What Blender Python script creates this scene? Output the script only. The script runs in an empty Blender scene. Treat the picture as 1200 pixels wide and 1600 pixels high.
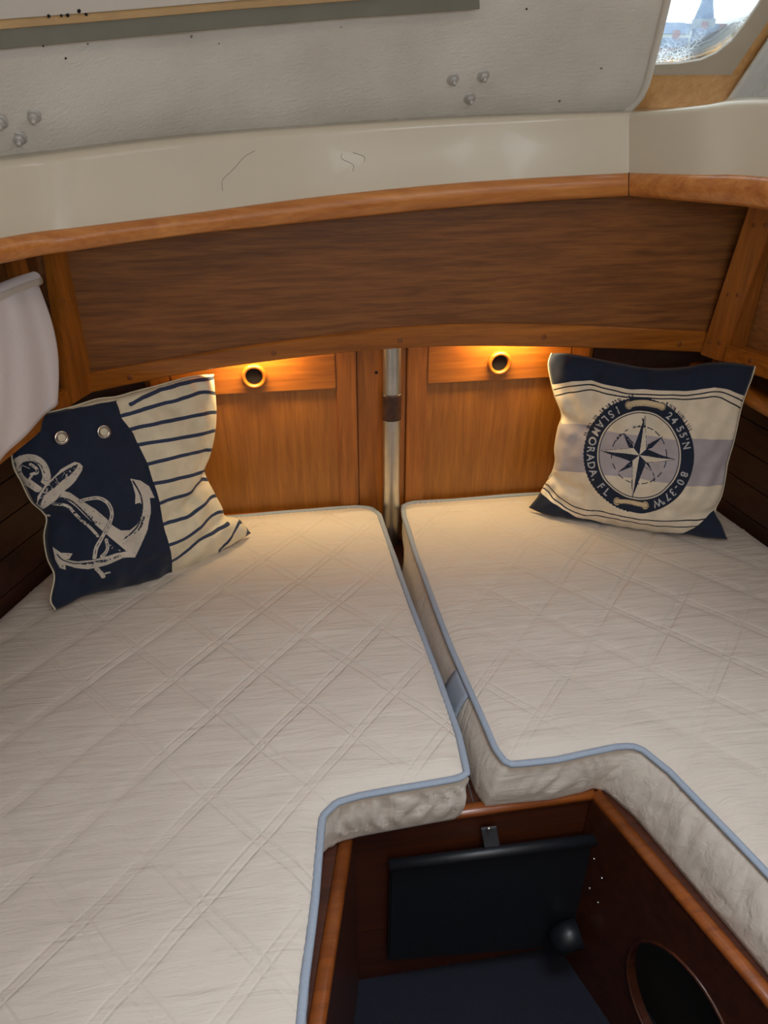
import bpy, bmesh, math, random
import numpy as np
from mathutils import Vector, Matrix, noise
from mathutils.geometry import delaunay_2d_cdt, tessellate_polygon
random.seed(4)
C = bpy.context.scene.collection
SC = bpy.context.scene

# ------------------------------------------------------------------ camera
EYE = Vector((0, 0, 1.5)); PITCH = math.radians(31); YAW = math.radians(8); FPX = 1180.0
cam = bpy.data.cameras.new('camera'); cam.sensor_fit = 'HORIZONTAL'; cam.sensor_width = 36
cam.lens = 36 * FPX / 1200; cam.clip_start = .02; cam.clip_end = 2000
co = bpy.data.objects.new('camera', cam); C.objects.link(co); co.location = EYE
co.rotation_euler = (math.radians(90) - PITCH, 0, -YAW); SC.camera = co
# ------------------------------------------------------------------ world
w = bpy.data.worlds.new('overcast_sky'); SC.world = w; w.use_nodes = True
bg = w.node_tree.nodes['Background']; bg.inputs[0].default_value = (.92, .97, 1, 1); bg.inputs[1].default_value = 2.3
# ------------------------------------------------------------------ lights
def area(name, loc, rot, sx, sy, power, col, spread=180):
    l = bpy.data.lights.new(name, 'AREA'); l.shape = 'RECTANGLE'; l.size = sx; l.size_y = sy
    l.energy = power; l.color = col; l.spread = math.radians(spread)
    o = bpy.data.objects.new(name, l); C.objects.link(o); o.location = loc; o.rotation_euler = [math.radians(a) for a in rot]
    return o
area('hatch_daylight', (.30, .26, 2.265), (0, 0, 0), .50, .46, 3.4, (.72, .86, 1), 76)
area('side_window_daylight', (1.165, -.22, 2.10), (0, 90, 0), .14, .20, .5, (.82, .92, 1))
area('side_window_daylight', (1.165, .32, 2.12), (0, 90, 0), .16, .60, 1.5, (.82, .92, 1))
area('aft_window_daylight', (.05, -.72, 1.70), (90, 0, 0), .34, .2, 3.5, (.74, .88, 1))
area('aft_window_daylight', (.62, -.72, 1.70), (90, 0, 0), .34, .2, 3.5, (.74, .88, 1))
area('warm_fill_light', (.2, -.35, 2.20), (0, 0, 0), .2, .2, 4.4, (1, .62, .36))  # added warm fill, no lamp there; warms the slope and mattresses
vs = SC.view_settings
vs.view_transform = 'Standard'; vs.look = 'None'; vs.gamma = 1; vs.use_curve_mapping = False; vs.exposure = 0.08
SC.cycles.use_denoising = True
SC.cycles.max_bounces = 8
SC.cycles.sample_clamp_indirect = 4

# ------------------------------------------------------------------ pixel -> place
_f = Vector((math.sin(YAW) * math.cos(PITCH), math.cos(YAW) * math.cos(PITCH), -math.sin(PITCH)))
_r = Vector((math.cos(YAW), -math.sin(YAW), 0)); _u = _r.cross(_f)
def ray(x, y): return _f + _r * ((x - 600) / FPX) + _u * ((800 - y) / FPX)
def onz(x, y, z): d = ray(x, y); return EYE + d * ((z - EYE.z) / d.z)
def ony(x, y, Y): d = ray(x, y); return EYE + d * (Y / d.y)
def onpl(x, y, p, n): d = ray(x, y); n = Vector(n); return EYE + d * ((Vector(p) - EYE).dot(n) / d.dot(n))
def prj(p):
    v = Vector(p) - EYE; d = v.dot(_f); return 600 + FPX * v.dot(_r) / d, 800 - FPX * v.dot(_u) / d

# ------------------------------------------------------------------ materials
def srgb(r, g, b):
    f = lambda c: (c / 255 / 12.92) if c / 255 <= .04045 else ((c / 255 + .055) / 1.055) ** 2.4
    return (f(r), f(g), f(b), 1)
class NT:
    def __init__(s, name):
        s.m = bpy.data.materials.new(name); s.m.use_nodes = True; s.t = s.m.node_tree; s.b = s.t.nodes['Principled BSDF']
    def n(s, typ, **kw):
        x = s.t.nodes.new(typ)
        for k, v in kw.items():
            if k.startswith('i_'):
                key = k[2:]; key = int(key) if key.isdigit() else key.replace('_', ' ')
                if isinstance(v, bpy.types.NodeSocket): s.t.links.new(v, x.inputs[key])
                else: x.inputs[key].default_value = v
            else: setattr(x, k, v)
        return x
    def math(s, op, a, b=0.0, c=None):
        x = s.t.nodes.new('ShaderNodeMath'); x.operation = op
        for i, v in enumerate((a, b) if c is None else (a, b, c)):
            if isinstance(v, bpy.types.NodeSocket): s.t.links.new(v, x.inputs[i])
            else: x.inputs[i].default_value = v
        return x.outputs[0]
    def coord(s, scale=(1, 1, 1), rot=(0, 0, 0)):
        tc = s.n('ShaderNodeTexCoord'); mp = s.n('ShaderNodeMapping', i_Vector=tc.outputs['Object'])
        mp.inputs['Scale'].default_value = scale; mp.inputs['Rotation'].default_value = rot; return mp.outputs[0]
    def noise(s, vec, scale, detail=4, rough=.5, dist=0):
        return s.n('ShaderNodeTexNoise', i_Vector=vec, i_Scale=scale, i_Detail=detail, i_Roughness=rough, i_Distortion=dist).outputs[0]
    def ramp(s, fac, stops):
        r = s.n('ShaderNodeValToRGB', i_0=fac); e = r.color_ramp.elements
        e[0].position, e[0].color = stops[0]; e[1].position, e[1].color = stops[-1]
        for p, c in stops[1:-1]: q = e.new(p); q.color = c
        return r.outputs[0]
    def link(s, sock, key): s.t.links.new(sock, s.b.inputs[key])
    def bump(s, h, strength=.3, dist=.002):
        b = s.n('ShaderNodeBump', i_Strength=strength, i_Distance=dist, i_Height=h); s.link(b.outputs[0], 'Normal')
def wood(name, dark, light, axis, rough=.35, coat=.3, scale=1.0, streak=1.0):
    """axis: the grain's direction, 0 x, 1 y, 2 z"""
    t = NT(name); sc = [26 * scale] * 3; sc[axis] = 1.6 * scale
    v = t.coord(tuple(sc)); a = t.noise(v, 2.2, 6, .62, .5); b = t.noise(v, 9, 3, .6)
    f = t.math('ADD', t.math('MULTIPLY', a, .75), t.math('MULTIPLY', b, .25))
    lo, hi = .5 - .16 / streak, .5 + .16 / streak
    t.link(t.ramp(f, [(lo, srgb(*dark)), (hi, srgb(*light))]), 'Base Color')
    t.b.inputs['Roughness'].default_value = rough
    t.b.inputs['Coat Weight'].default_value = coat; t.b.inputs['Coat Roughness'].default_value = .22
    t.bump(f, .12, .001); return t.m
def plain(name, col, rough=.5, metal=0, coat=0, spk=0.0, bscale=60, bstr=.0):
    t = NT(name); v = t.coord(); a = t.noise(v, bscale, 4)
    c = np.array(srgb(*col)[:3]); k = spk
    t.link(t.ramp(a, [(.3, (*(c * (1 - k)), 1)), (.7, (*np.minimum(c * (1 + k), 1), 1))]), 'Base Color')
    t.b.inputs['Roughness'].default_value = rough; t.b.inputs['Metallic'].default_value = metal
    t.b.inputs['Coat Weight'].default_value = coat
    if bstr: t.bump(a, bstr, .002)
    return t.m
WX = wood('teak_grain_across', (130, 72, 16), (190, 114, 36), 0)
WY = wood('teak_grain_fore_aft', (130, 72, 16), (190, 114, 36), 1)
WZ = wood('teak_grain_upright', (126, 70, 16), (182, 108, 36), 2)
DOORP = wood('teak_door_panel', (136, 80, 22), (170, 106, 36), 2, scale=1.6)
VENY = wood('brown_veneer_side', (110, 64, 24), (150, 94, 42), 1, rough=.5, coat=.08, scale=2.2)
VEN = wood('brown_veneer', (110, 64, 24), (150, 94, 42), 0, rough=.5, coat=.08, scale=1.5, streak=1.35)
MOULD = wood('worn_teak_moulding', (172, 98, 38), (218, 146, 76), 0, rough=.32, coat=.4, scale=.7)
WELLW = wood('shade_darkened_mahogany', (48, 20, 9), (78, 36, 16), 0, rough=.4, coat=.2)  # colour darkened for the shade of a person standing in the well
RIMW = wood('mahogany_rim', (104, 50, 18), (150, 80, 30), 0, rough=.3, coat=.5)
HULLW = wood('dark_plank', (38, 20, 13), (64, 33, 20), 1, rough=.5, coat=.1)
OAK = wood('pale_oak_panel', (222, 166, 104), (240, 196, 134), 2, rough=.5, coat=.1, scale=1.3)
GEL = plain('cream_gelcoat', (212, 202, 182), .2, coat=.12, spk=.03, bscale=5)
def paint():
    t = NT('rough_white_paint'); v = t.coord()
    a = t.noise(v, 7, 4); w1 = t.noise(t.coord((260, 260, 30)), 1, 3); w2 = t.noise(t.coord((30, 260, 260)), 1, 3)
    base = t.ramp(a, [(.3, srgb(206, 200, 190)), (.7, srgb(226, 222, 213))])
    sp = t.noise(v, 38, 2, .5); msk = t.noise(v, 4, 2)
    s = t.math('MULTIPLY', t.math('GREATER_THAN', sp, .735), t.math('GREATER_THAN', msk, .5))
    mx = t.n('ShaderNodeMix', data_type='RGBA', i_0=t.math('MULTIPLY', s, .75)); t.t.links.new(base, mx.inputs[6]); mx.inputs[7].default_value = srgb(60, 54, 48)
    t.link(mx.outputs[2], 'Base Color'); t.b.inputs['Roughness'].default_value = .5
    t.bump(t.math('ADD', t.math('ADD', w1, w2), t.math('MULTIPLY', a, 1.5)), .55, .0016); return t.m
PAINT = paint()
SHELL = plain('white_liner', (214, 208, 198), .6, spk=.03, bscale=6)
GREYB = plain('grey_green_seal', (128, 128, 116), .55, spk=.06, bscale=20)
TAN = plain('tan_edge_trim', (196, 164, 118), .5, spk=.08, bscale=24)
BOLTM = plain('painted_bolt', (190, 188, 184), .35, metal=.3, spk=.1)
STEEL = plain('brushed_stainless', (206, 202, 194), .34, metal=1, spk=.08, bscale=30)
TAPE = plain('brown_tape', (62, 36, 26), .45, spk=.45, bscale=60)
BLACK = plain('black_void', (8, 7, 7), .9)
VINYL = plain('black_vinyl', (22, 24, 28), .42, spk=.1, bscale=80, bstr=.2)
STRAPG = plain('grey_strap', (92, 92, 96), .4, metal=.5)
NAVYF = plain('shade_darkened_carpet', (11, 14, 28), .95, spk=.3, bscale=300, bstr=.5)  # navy deepened in the colour for the shade down in the well
GREYF = plain('grey_gasket_frame', (196, 184, 166), .6, spk=.06, bscale=12)
CURT = plain('white_curtain_cloth', (232, 226, 228), .9, spk=.02, bscale=200, bstr=.1)
CURT2 = plain('pale_blind_cloth', (224, 228, 226), .8, spk=.05, bscale=40)
CHROME = plain('eyelet_metal', (180, 170, 160), .22, metal=1)
PIPE = plain('blue_grey_piping', (148, 158, 172), .8, spk=.05, bscale=300, bstr=.2)
PLUG = plain('wood_plug', (134, 74, 30), .35, coat=.3, spk=.15, bscale=90)
LAMPG = NT('led_glow'); LAMPG.b.inputs['Emission Color'].default_value = (1, .66, .28, 1); LAMPG.b.inputs['Emission Strength'].default_value = 6; LAMPG = LAMPG.m
def quilt_mat():
    t = NT('cream_quilted_ticking'); tc = t.n('ShaderNodeTexCoord'); sp = t.n('ShaderNodeSeparateXYZ', i_0=tc.outputs['Object'])
    wob = t.math('MULTIPLY', t.math('SUBTRACT', t.noise(tc.outputs['Object'], 6, 2), .5), .10)
    a = t.math('DIVIDE', sp.outputs[0], .145); b = t.math('DIVIDE', sp.outputs[1], .165)
    h = None
    for s, off in ((1, .46), (-1, .54)):
        q = t.math('ADD', t.math('ADD', a, t.math('MULTIPLY', b, s)), wob)
        f = t.math('ABSOLUTE', t.math('SUBTRACT', t.math('FRACT', t.math('SUBTRACT', q, off - .5 + 100.0 - 100.0)), .5))
        d = t.math('ABSOLUTE', t.math('SUBTRACT', f, .062))
        g = t.math('MAXIMUM', t.math('SUBTRACT', 1, t.math('DIVIDE', d, .028)), 0)
        h = g if h is None else t.math('MAXIMUM', h, g)
    fine = t.noise(tc.outputs['Object'], 420, 2)
    wr = t.noise(t.coord((5, 34, 20), (0, 0, .18)), 1.6, 5, .55, .6)
    wr2 = t.noise(t.coord((14, 60, 30), (0, 0, -.1)), 1, 3)
    fade = t.n('ShaderNodeMapRange', i_0=t.noise(tc.outputs['Object'], 2.6, 2), i_1=.42, i_2=.62, i_3=.25, i_4=1.15).outputs[0]
    tot = t.math('ADD', t.math('ADD', t.math('MULTIPLY', t.math('MULTIPLY', h, fade), -.42), t.math('MULTIPLY', wr, 1.6)), t.math('ADD', t.math('MULTIPLY', fine, .06), t.math('MULTIPLY', wr2, .4)))
    t.bump(tot, .8, .0032)
    c = t.ramp(t.noise(tc.outputs['Object'], 3, 3), [(.3, srgb(200, 188, 175)), (.7, srgb(213, 202, 189))])
    t.link(c, 'Base Color'); t.b.inputs['Roughness'].default_value = .85; t.b.inputs['Sheen Weight'].default_value = .15
    return t.m
QUILT = quilt_mat()
def pane_mat():
    m = bpy.data.materials.new('crazed_clear_plastic'); m.use_nodes = True; t = m.node_tree; t.nodes.clear()
    N = t.nodes.new; L = t.links.new
    out = N('ShaderNodeOutputMaterial'); tr = N('ShaderNodeBsdfTransparent'); gl = N('ShaderNodeBsdfGlossy'); df = N('ShaderNodeBsdfTranslucent')
    gl.inputs['Roughness'].default_value = .1; df.inputs[0].default_value = (.8, .88, .95, 1); tr.inputs[0].default_value = (.93, .98, 1, 1)
    fr = N('ShaderNodeFresnel'); fr.inputs[0].default_value = 1.3
    m1 = N('ShaderNodeMixShader'); L(fr.outputs[0], m1.inputs[0]); L(tr.outputs[0], m1.inputs[1]); L(gl.outputs[0], m1.inputs[2])
    tc = N('ShaderNodeTexCoord'); vo = N('ShaderNodeTexVoronoi'); vo.feature = 'DISTANCE_TO_EDGE'; vo.inputs['Scale'].default_value = 130; L(tc.outputs['Object'], vo.inputs['Vector'])
    no = N('ShaderNodeTexNoise'); no.inputs['Scale'].default_value = 11; L(tc.outputs['Object'], no.inputs['Vector'])
    r1 = N('ShaderNodeMapRange'); r1.inputs[1].default_value = .12; r1.inputs[2].default_value = .0; L(vo.outputs['Distance'], r1.inputs[0])
    r2 = N('ShaderNodeMapRange'); r2.inputs[1].default_value = .52; r2.inputs[2].default_value = .72; r2.inputs[4].default_value = .8; L(no.outputs[0], r2.inputs[0])
    mu = N('ShaderNodeMath'); mu.operation = 'MULTIPLY'; L(r1.outputs[0], mu.inputs[0]); L(r2.outputs[0], mu.inputs[1])
    m2 = N('ShaderNodeMixShader'); L(mu.outputs[0], m2.inputs[0]); L(m1.outputs[0], m2.inputs[1]); L(df.outputs[0], m2.inputs[2]); L(m2.outputs[0], out.inputs[0])
    return m
PANE = pane_mat()

# ------------------------------------------------------------------ building helpers
def link(name, me, mat, parent=None, smooth=False):
    o = bpy.data.objects.new(name, me); C.objects.link(o)
    if mat: me.materials.append(mat)
    if smooth:
        for p in me.polygons: p.use_smooth = True
    if parent is not None: o.parent = parent
    return o
def tag(o, label=None, cat=None, group=None, kind=None):
    for k, v in (('label', label), ('category', cat), ('group', group), ('kind', kind)):
        if v: o[k] = v
    return o
def empty(name, loc=(0, 0, 0)):
    o = bpy.data.objects.new(name, None); C.objects.link(o); o.location = loc; return o
def frombm(name, bm, mat, parent=None, smooth=False):
    bmesh.ops.recalc_face_normals(bm, faces=bm.faces)
    if parent is not None and parent.type == 'EMPTY':
        root = parent; off = Vector(root.location)
        if off.length: bmesh.ops.translate(bm, verts=bm.verts, vec=-off)
    me = bpy.data.meshes.new(name); bm.to_mesh(me); bm.free(); return link(name, me, mat, parent, smooth)
def prism(name, pts, ext, mat, parent=None, bevel=.0015):
    bm = bmesh.new(); ext = Vector(ext)
    a = [bm.verts.new(Vector(p)) for p in pts]; b = [bm.verts.new(Vector(p) + ext) for p in pts]
    bm.faces.new(a); bm.faces.new(b[::-1])
    for i in range(len(a)): j = (i + 1) % len(a); bm.faces.new((a[i], a[j], b[j], b[i]))
    if bevel: bmesh.ops.bevel(bm, geom=bm.edges[:], offset=bevel, segments=2, affect='EDGES', clamp_overlap=True)
    return frombm(name, bm, mat, parent)
def box(name, lo, hi, mat, parent=None, bevel=.0015):
    (a, b, c), (d, e, f) = lo, hi
    return prism(name, [(a, b, c), (d, b, c), (d, e, c), (a, e, c)], (0, 0, f - c), mat, parent, bevel)
def holed(name, outer, hole, ext, mat, parent=None):
    """outer and hole: coplanar 3-D loops; extruded along ext"""
    bm = bmesh.new(); ext = Vector(ext); L = [[Vector(p) for p in outer], [Vector(p) for p in hole]]
    flat = L[0] + L[1]; tr = tessellate_polygon(L)
    a = [bm.verts.new(p) for p in flat]; b = [bm.verts.new(p + ext) for p in flat]
    for t in tr:
        try: bm.faces.new([a[i] for i in t]); bm.faces.new([b[i] for i in t][::-1])
        except ValueError: pass
    k = 0
    for l in L:
        n = len(l)
        for i in range(n): j = (i + 1) % n; bm.faces.new((a[k + i], a[k + j], b[k + j], b[k + i]))
        k += n
    return frombm(name, bm, mat, parent)
def grid(name, rows, mat, parent=None, smooth=True, solid=0, uv=None, closed_v=False):
    bm = bmesh.new(); V = [[bm.verts.new(Vector(p)) for p in r] for r in rows]
    lay = bm.loops.layers.uv.new('UVMap') if uv is not None else None
    R = len(V); K = len(V[0])
    for i in range(R - (0 if closed_v else 1)):
        i2 = (i + 1) % R
        for j in range(K - 1):
            f = bm.faces.new((V[i][j], V[i][j + 1], V[i2][j + 1], V[i2][j]))
            if lay:
                for l, (p, q) in zip(f.loops, ((i, j), (i, j + 1), (i2, j + 1), (i2, j))): l[lay].uv = uv[p][q]
    if solid:
        bmesh.ops.recalc_face_normals(bm, faces=bm.faces)
        bmesh.ops.solidify(bm, geom=bm.faces[:], thickness=solid)
    return frombm(name, bm, mat, parent, smooth)
def smooth_pts(pts, n, closed=False):
    P = [Vector(p) for p in pts]; out = []
    m = len(P)
    for i in range(m if closed else m - 1):
        if closed: a, b, c, d = P[(i - 1) % m], P[i], P[(i + 1) % m], P[(i + 2) % m]
        else: b, c = P[i], P[i + 1]; a = P[i - 1] if i else b * 2 - c; d = P[i + 2] if i + 2 < m else c * 2 - b
        for k in range(n):
            t = k / n; out.append(.5 * ((2 * b) + (c - a) * t + (2 * a - 5 * b + 4 * c - d) * t * t + (3 * b - a - 3 * c + d) * t ** 3))
    if not closed: out.append(P[-1])
    return out
def tube(name, pts, r, mat, parent=None, seg=10, closed=False, up=(0, 0, 1), prof=None, cap=True):
    """r: radius or (side, up) radii; prof: own cross-section in (side, up)"""
    P = [Vector(p) for p in pts]; n = len(P); bm = bmesh.new(); rings = []
    ra, rb = (r, r) if not isinstance(r, tuple) else r
    pr = prof or [(math.cos(2 * math.pi * k / seg) * ra, math.sin(2 * math.pi * k / seg) * rb) for k in range(seg)]
    for i in range(n):
        if closed: d = P[(i + 1) % n] - P[i - 1]
        else: d = P[min(i + 1, n - 1)] - P[max(i - 1, 0)]
        d.normalize(); s = d.cross(Vector(up)).normalized(); u = s.cross(d)
        rings.append([bm.verts.new(P[i] + s * a + u * b) for a, b in pr])
    K = len(pr)
    for i in range(n if closed else n - 1):
        A, B = rings[i], rings[(i + 1) % n]
        for k in range(K): bm.faces.new((A[k], A[(k + 1) % K], B[(k + 1) % K], B[k]))
    if not closed and cap: bm.faces.new(rings[0][::-1]); bm.faces.new(rings[-1])
    return frombm(name, bm, mat, parent, True)
def lathe(name, loc, axis, prof, mat, parent=None, seg=28):
    """prof: (radius, height along axis)"""
    ax = Vector(axis).normalized(); s = ax.orthogonal().normalized(); u = ax.cross(s); loc = Vector(loc); bm = bmesh.new(); R = []
    for r, h in prof:
        R.append([bm.verts.new(loc + ax * h + (s * math.cos(2 * math.pi * k / seg) + u * math.sin(2 * math.pi * k / seg)) * max(r, 1e-5)) for k in range(seg)])
    for A, B in zip(R, R[1:]):
        for k in range(seg): bm.faces.new((A[k], A[(k + 1) % seg], B[(k + 1) % seg], B[k]))
    return frombm(name, bm, mat, parent, True)
def plug(p, n, r, parent, mat=None, name='wood_plug'):
    return lathe(name, p, n, [(0, .0012), (r * .8, .0012), (r, .0006), (r, -.002)], mat or PLUG, parent, 14)

# ================================================================== LARGE STRUCTURE
# ---- front bulkhead behind the berths
S = lambda o, l=None: tag(o, l, kind='structure')
wf = S(box('wall_front', (-.75, 1.538, .30), (1.25, 1.565, 1.32), WZ), 'teak bulkhead behind the two locker doors')
cb = box('centre_board', (.157, 1.528, .40), (.262, 1.538, 1.2), WZ, wf)
plug(ony(588, 582, 1.528), (0, -1, 0), .0035, wf, BLACK, 'screw_hole')
# ---- berth platform and the well
FL = .075
S(box('floor', (-.9, -.8, FL - .03), (1.3, .80, FL), NAVYF), 'shade-darkened navy carpet in the bottom of the well')
iL = [(.057, .729), (-.007, .462), (-.065, .16)]; iR = [(.434, .737), (.533, .425), (.605, .16)]
fy = lambda x: .729 + (x - .06) * .0214
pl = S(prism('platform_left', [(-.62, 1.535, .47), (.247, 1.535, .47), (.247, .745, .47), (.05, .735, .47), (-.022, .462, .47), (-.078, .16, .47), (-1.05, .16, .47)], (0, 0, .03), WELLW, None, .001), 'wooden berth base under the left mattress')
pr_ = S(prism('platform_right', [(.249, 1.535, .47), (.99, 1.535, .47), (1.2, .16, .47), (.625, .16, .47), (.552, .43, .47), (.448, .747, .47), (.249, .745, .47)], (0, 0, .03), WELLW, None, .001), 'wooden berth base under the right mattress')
wwf = S(prism('wall_well_front', [(.03, .731, FL), (.46, .740, FL), (.46, .740, .495), (.03, .731, .495)], (0, .016, 0), WELLW, None, .001), 'shade-darkened mahogany front wall of the well')
wwl = S(prism('wall_well_left', [(iL[0][0], iL[0][1], FL), (iL[1][0], iL[1][1], FL), (iL[2][0], iL[2][1], FL), (iL[2][0], iL[2][1], .495), (iL[1][0], iL[1][1], .495), (iL[0][0], iL[0][1], .495)], (-.014, 0, 0), WELLW, None, .0), 'shade-darkened mahogany left wall of the well')
# right wall, with the round locker opening
rp = Vector((iR[0][0], iR[0][1], 0)); rd = Vector((iR[1][0] - iR[0][0], iR[1][1] - iR[0][1], 0)).normalized(); rn = Vector((rd.y, -rd.x, 0))
def wr(s, z): return rp + rd * s + Vector((0, 0, z))
circ = [wr(.245 + .105 * math.cos(2 * math.pi * k / 36), .285 + .118 * math.sin(2 * math.pi * k / 36)) for k in range(36)]
wwr = S(holed('wall_well_right', [wr(0, FL), wr(.62, FL), wr(.62, .495), wr(0, .495)], circ, -rn * .016 if rn.x < 0 else rn * .016, WELLW), 'shade-darkened mahogany right wall of the well with a round opening')
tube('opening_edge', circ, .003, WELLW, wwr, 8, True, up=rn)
bk = -rn if rn.x < 0 else rn
prism('locker_back', [wr(.1, .12) + bk * .05, wr(.4, .12) + bk * .05, wr(.4, .42) + bk * .05, wr(.1, .42) + bk * .05], bk * .01, BLACK, wwr, 0)
for q in ((928, 1342), (940, 1372), (921, 1388), (934, 1410)):
    p = onpl(*q, rp, rn); plug(p, -bk, .0022, wwr, STEEL, 'screw')
# rims (rounded cap strips)
capP = [(-.011, -.006), (.011, -.006), (.011, .002), (.008, .0055), (.003, .007), (-.003, .007), (-.008, .0055), (-.011, .002)]
def cap(pts, name='trim_well_rim'):
    return tube(name, pts, 1, RIMW, None, prof=capP)
S(cap([(.036, .738, .498), (.25, .7425, .498), (.452, .7465, .498)], 'trim_well_rim_front'), 'rounded wooden rim along the front of the well')
S(cap([(.048, .738, .498), (-.018, .462, .498), (-.076, .16, .498)], 'trim_well_rim_left'), 'rounded wooden rim along the left side of the well')
S(cap([(.443, .746, .498), (.542, .43, .498), (.615, .16, .498)], 'trim_well_rim_right'), 'rounded wooden rim along the right side of the well')

# ---- hull sides: planked lining
def hull(name, line, out, label):
    w0 = S(empty(name), label)
    zs = [.30, .49, .555, .62, .685, .75, .815, .88, .945, 1.02, 1.32]
    def P(i, z, o): x, y = line[i]; return Vector((x + out * ((z - .5) * .10 + o), y, z))
    for a, b in zip(zs, zs[1:]):
        A = [P(i, a + .0015, 0) for i in range(len(line))]; B = [P(i, b - .0015, 0) for i in range(len(line))]
        A2 = [P(i, a + .0015, .014) for i in range(len(line))]; B2 = [P(i, b - .0015, .014) for i in range(len(line))]
        grid('plank', [A, B, B2, A2], HULLW, w0, False, closed_v=True)
    grid('backing', [[P(i, .28, .016) for i in range(len(line))], [P(i, 1.33, .016) for i in range(len(line))]], BLACK, w0, False)
    return w0
hl = [(-.405, 1.56), (-.494, 1.36), (-.562, 1.21), (-.72, .88), (-.86, .58), (-1.0, .16), (-1.06, -.8)]
hr = [(.955, 1.56), (.985, 1.376), (1.02, 1.2), (1.08, .9), (1.13, .6), (1.2, .16), (1.25, -.8)]
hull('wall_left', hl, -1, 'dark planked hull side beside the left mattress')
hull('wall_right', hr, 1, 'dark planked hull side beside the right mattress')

# ---- header beam over the foot of the berths
YB = 1.45
bot = smooth_pts([(-.42, YB, .930), (-.37, YB, .940), (-.114, YB, .978), (.23, YB, 1.000), (.537, YB, .989), (.888, YB, .960), (.96, YB, .945)], 8)
top = smooth_pts([(-.42, YB, .970), (-.363, YB, .980), (-.05, YB, 1.020), (.268, YB, 1.044), (.532, YB, 1.036), (.877, YB, 1.006), (.96, YB, .99)], 8)
hd = S(empty('wall_header'), 'brown veneer header panel arching over the foot of the berths')
pan_b = [Vector((p.x, YB + .008, p.z - .01)) for p in top]; pan_t = [Vector((p.x, YB + .008, 1.31)) for p in top]
pan_b2 = [p + Vector((0, .008, 0)) for p in pan_b]; pan_t2 = [p + Vector((0, .008, 0)) for p in pan_t]
grid('veneer_panel', [pan_b, pan_t, pan_t2, pan_b2], VEN, hd, False, closed_v=True)
def bar(name, bot, top, dy, mat, parent, bev=.003):
    r = [[Vector(p) for p in bot], [Vector(p) + Vector((0, 0, 0)) for p in top]]
    b0 = [p + Vector((0, bev, 0)) for p in r[0]]; t0 = [p + Vector((0, bev, 0)) for p in r[1]]
    b1 = [p + Vector((0, 0, bev)) for p in r[0]]; t1 = [p - Vector((0, 0, bev)) for p in r[1]]
    b2 = [p + Vector((0, dy, 0)) for p in r[0]]; t2 = [p + Vector((0, dy, 0)) for p in r[1]]
    return grid(name, [b0, b1, t1, t0, t2, b2], mat, parent, False, closed_v=True)
lt = bar('lower_trim', bot, top, .026, WX, hd)
for q in ((203, 590), (428, 552), (625, 532), (850, 527), (1062, 538)): plug(ony(*q, YB), (0, -1, 0), .0055, hd)

# ---- corner posts, side panels, side trims
def vface(name, a, b, px, th, mat, parent, away, bev=.002):
    """upright board through floor points a-b, its outline given by four sightlines, extruded away from the cabin"""
    d = (Vector(b) - Vector(a)); n = Vector((d.y, -d.x, 0)).normalized()
    if n.dot(Vector(away)) < 0: n = -n
    return prism(name, [onpl(x, y, a, n) for x, y in px], n * th, mat, parent, bev)
L1 = onz(145, 612, .942); L2 = onz(113, 632, .942); L3 = onz(0, 730, .935); dL = (L3 - L2).normalized(); dL.z = 0
wl = S(empty('wall_upper_left'), 'teak framed side panel behind the white curtain')
po = vface('corner_post', L1, L2, [(80, 376), (123, 376), (145, 613), (113, 633)], .022, WZ, wl, (0, 1, 0))
nL = Vector((-dL.y, dL.x, 0)); nL = nL if nL.x < 0 else -nL
def sideboard(name, s0, s1, z0, z1, off, th, mat, parent, P, D, N, bev=.002):
    a, b = P + D * s0 + N * off, P + D * s1 + N * off
    return prism(name, [(a.x, a.y, z0), (b.x, b.y, z0), (b.x, b.y, z1), (a.x, a.y, z1)], N * th, mat, parent, bev)
sideboard('inner_post', .012, .055, .95, 1.31, .016, .014, WZ, wl, L2, dL, nL)
sideboard('side_panel', .0, 1.5, .94, 1.31, .031, .008, VENY, wl, L2, dL, nL, 0)
sideboard('side_trim', .0, 1.5, .936, .975, .0, .03, WY, wl, L2, dL, nL, .004)
R1 = onz(1093, 553, .958); R2 = onz(1127, 565, .956); R3 = onz(1200, 594, .95); dR = (R3 - R2).normalized(); dR.z = 0
wr_ = S(empty('wall_upper_right'), 'teak framed side panel right of the header')
vface('corner_post', R1, R2, [(1174, 310), (1222, 310), (1127, 566), (1093, 554)], .022, WZ, wr_, (0, 1, 0))
nR = Vector((-dR.y, dR.x, 0)); nR = nR if nR.x > 0 else -nR
sideboard('inner_post', .004, .03, .96, 1.31, .014, .014, WZ, wr_, R2, dR, nR)
sideboard('side_panel', .0, 1.4, .95, 1.31, .03, .008, VENY, wr_, R2, dR, nR, 0)
sideboard('side_trim', .0, 1.4, .950, .992, .0, .03, WY, wr_, R2, dR, nR, .004)
for q in ((1178, 352), (1196, 352), (1138, 461), (1153, 461), (1108, 535), (1124, 536)):
    d = R2 - R1; n = Vector((d.y, -d.x, 0)).normalized(); n = n if n.y < 0 else -n
    plug(onpl(*q, R1, n), n, .0045, wr_)
plug(onpl(1172, 564, R2, nR) , -nR, .0055, wr_)
for q in ((100, 470), (112, 560), (126, 598)):
    d = L2 - L1; n = Vector((d.y, -d.x, 0)).normalized(); n = n if n.y < 0 else -n
    plug(onpl(*q, L1, n), n, .003, wl)
# hull shelf on the right, below the side trim
sh0 = onz(1150, 612, .915); sh1 = onz(1200, 640, .905); ds = (sh1 - sh0).normalized()
S(tube('trim_shelf', [sh0 - ds * .12, sh0, sh1, sh1 + ds * .6], 1, WY, None, prof=[(-.04, -.010), (.008, -.010), (.011, 0), (.008, .010), (-.04, .010)]), 'wooden shelf edge on the right hull side')

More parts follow.
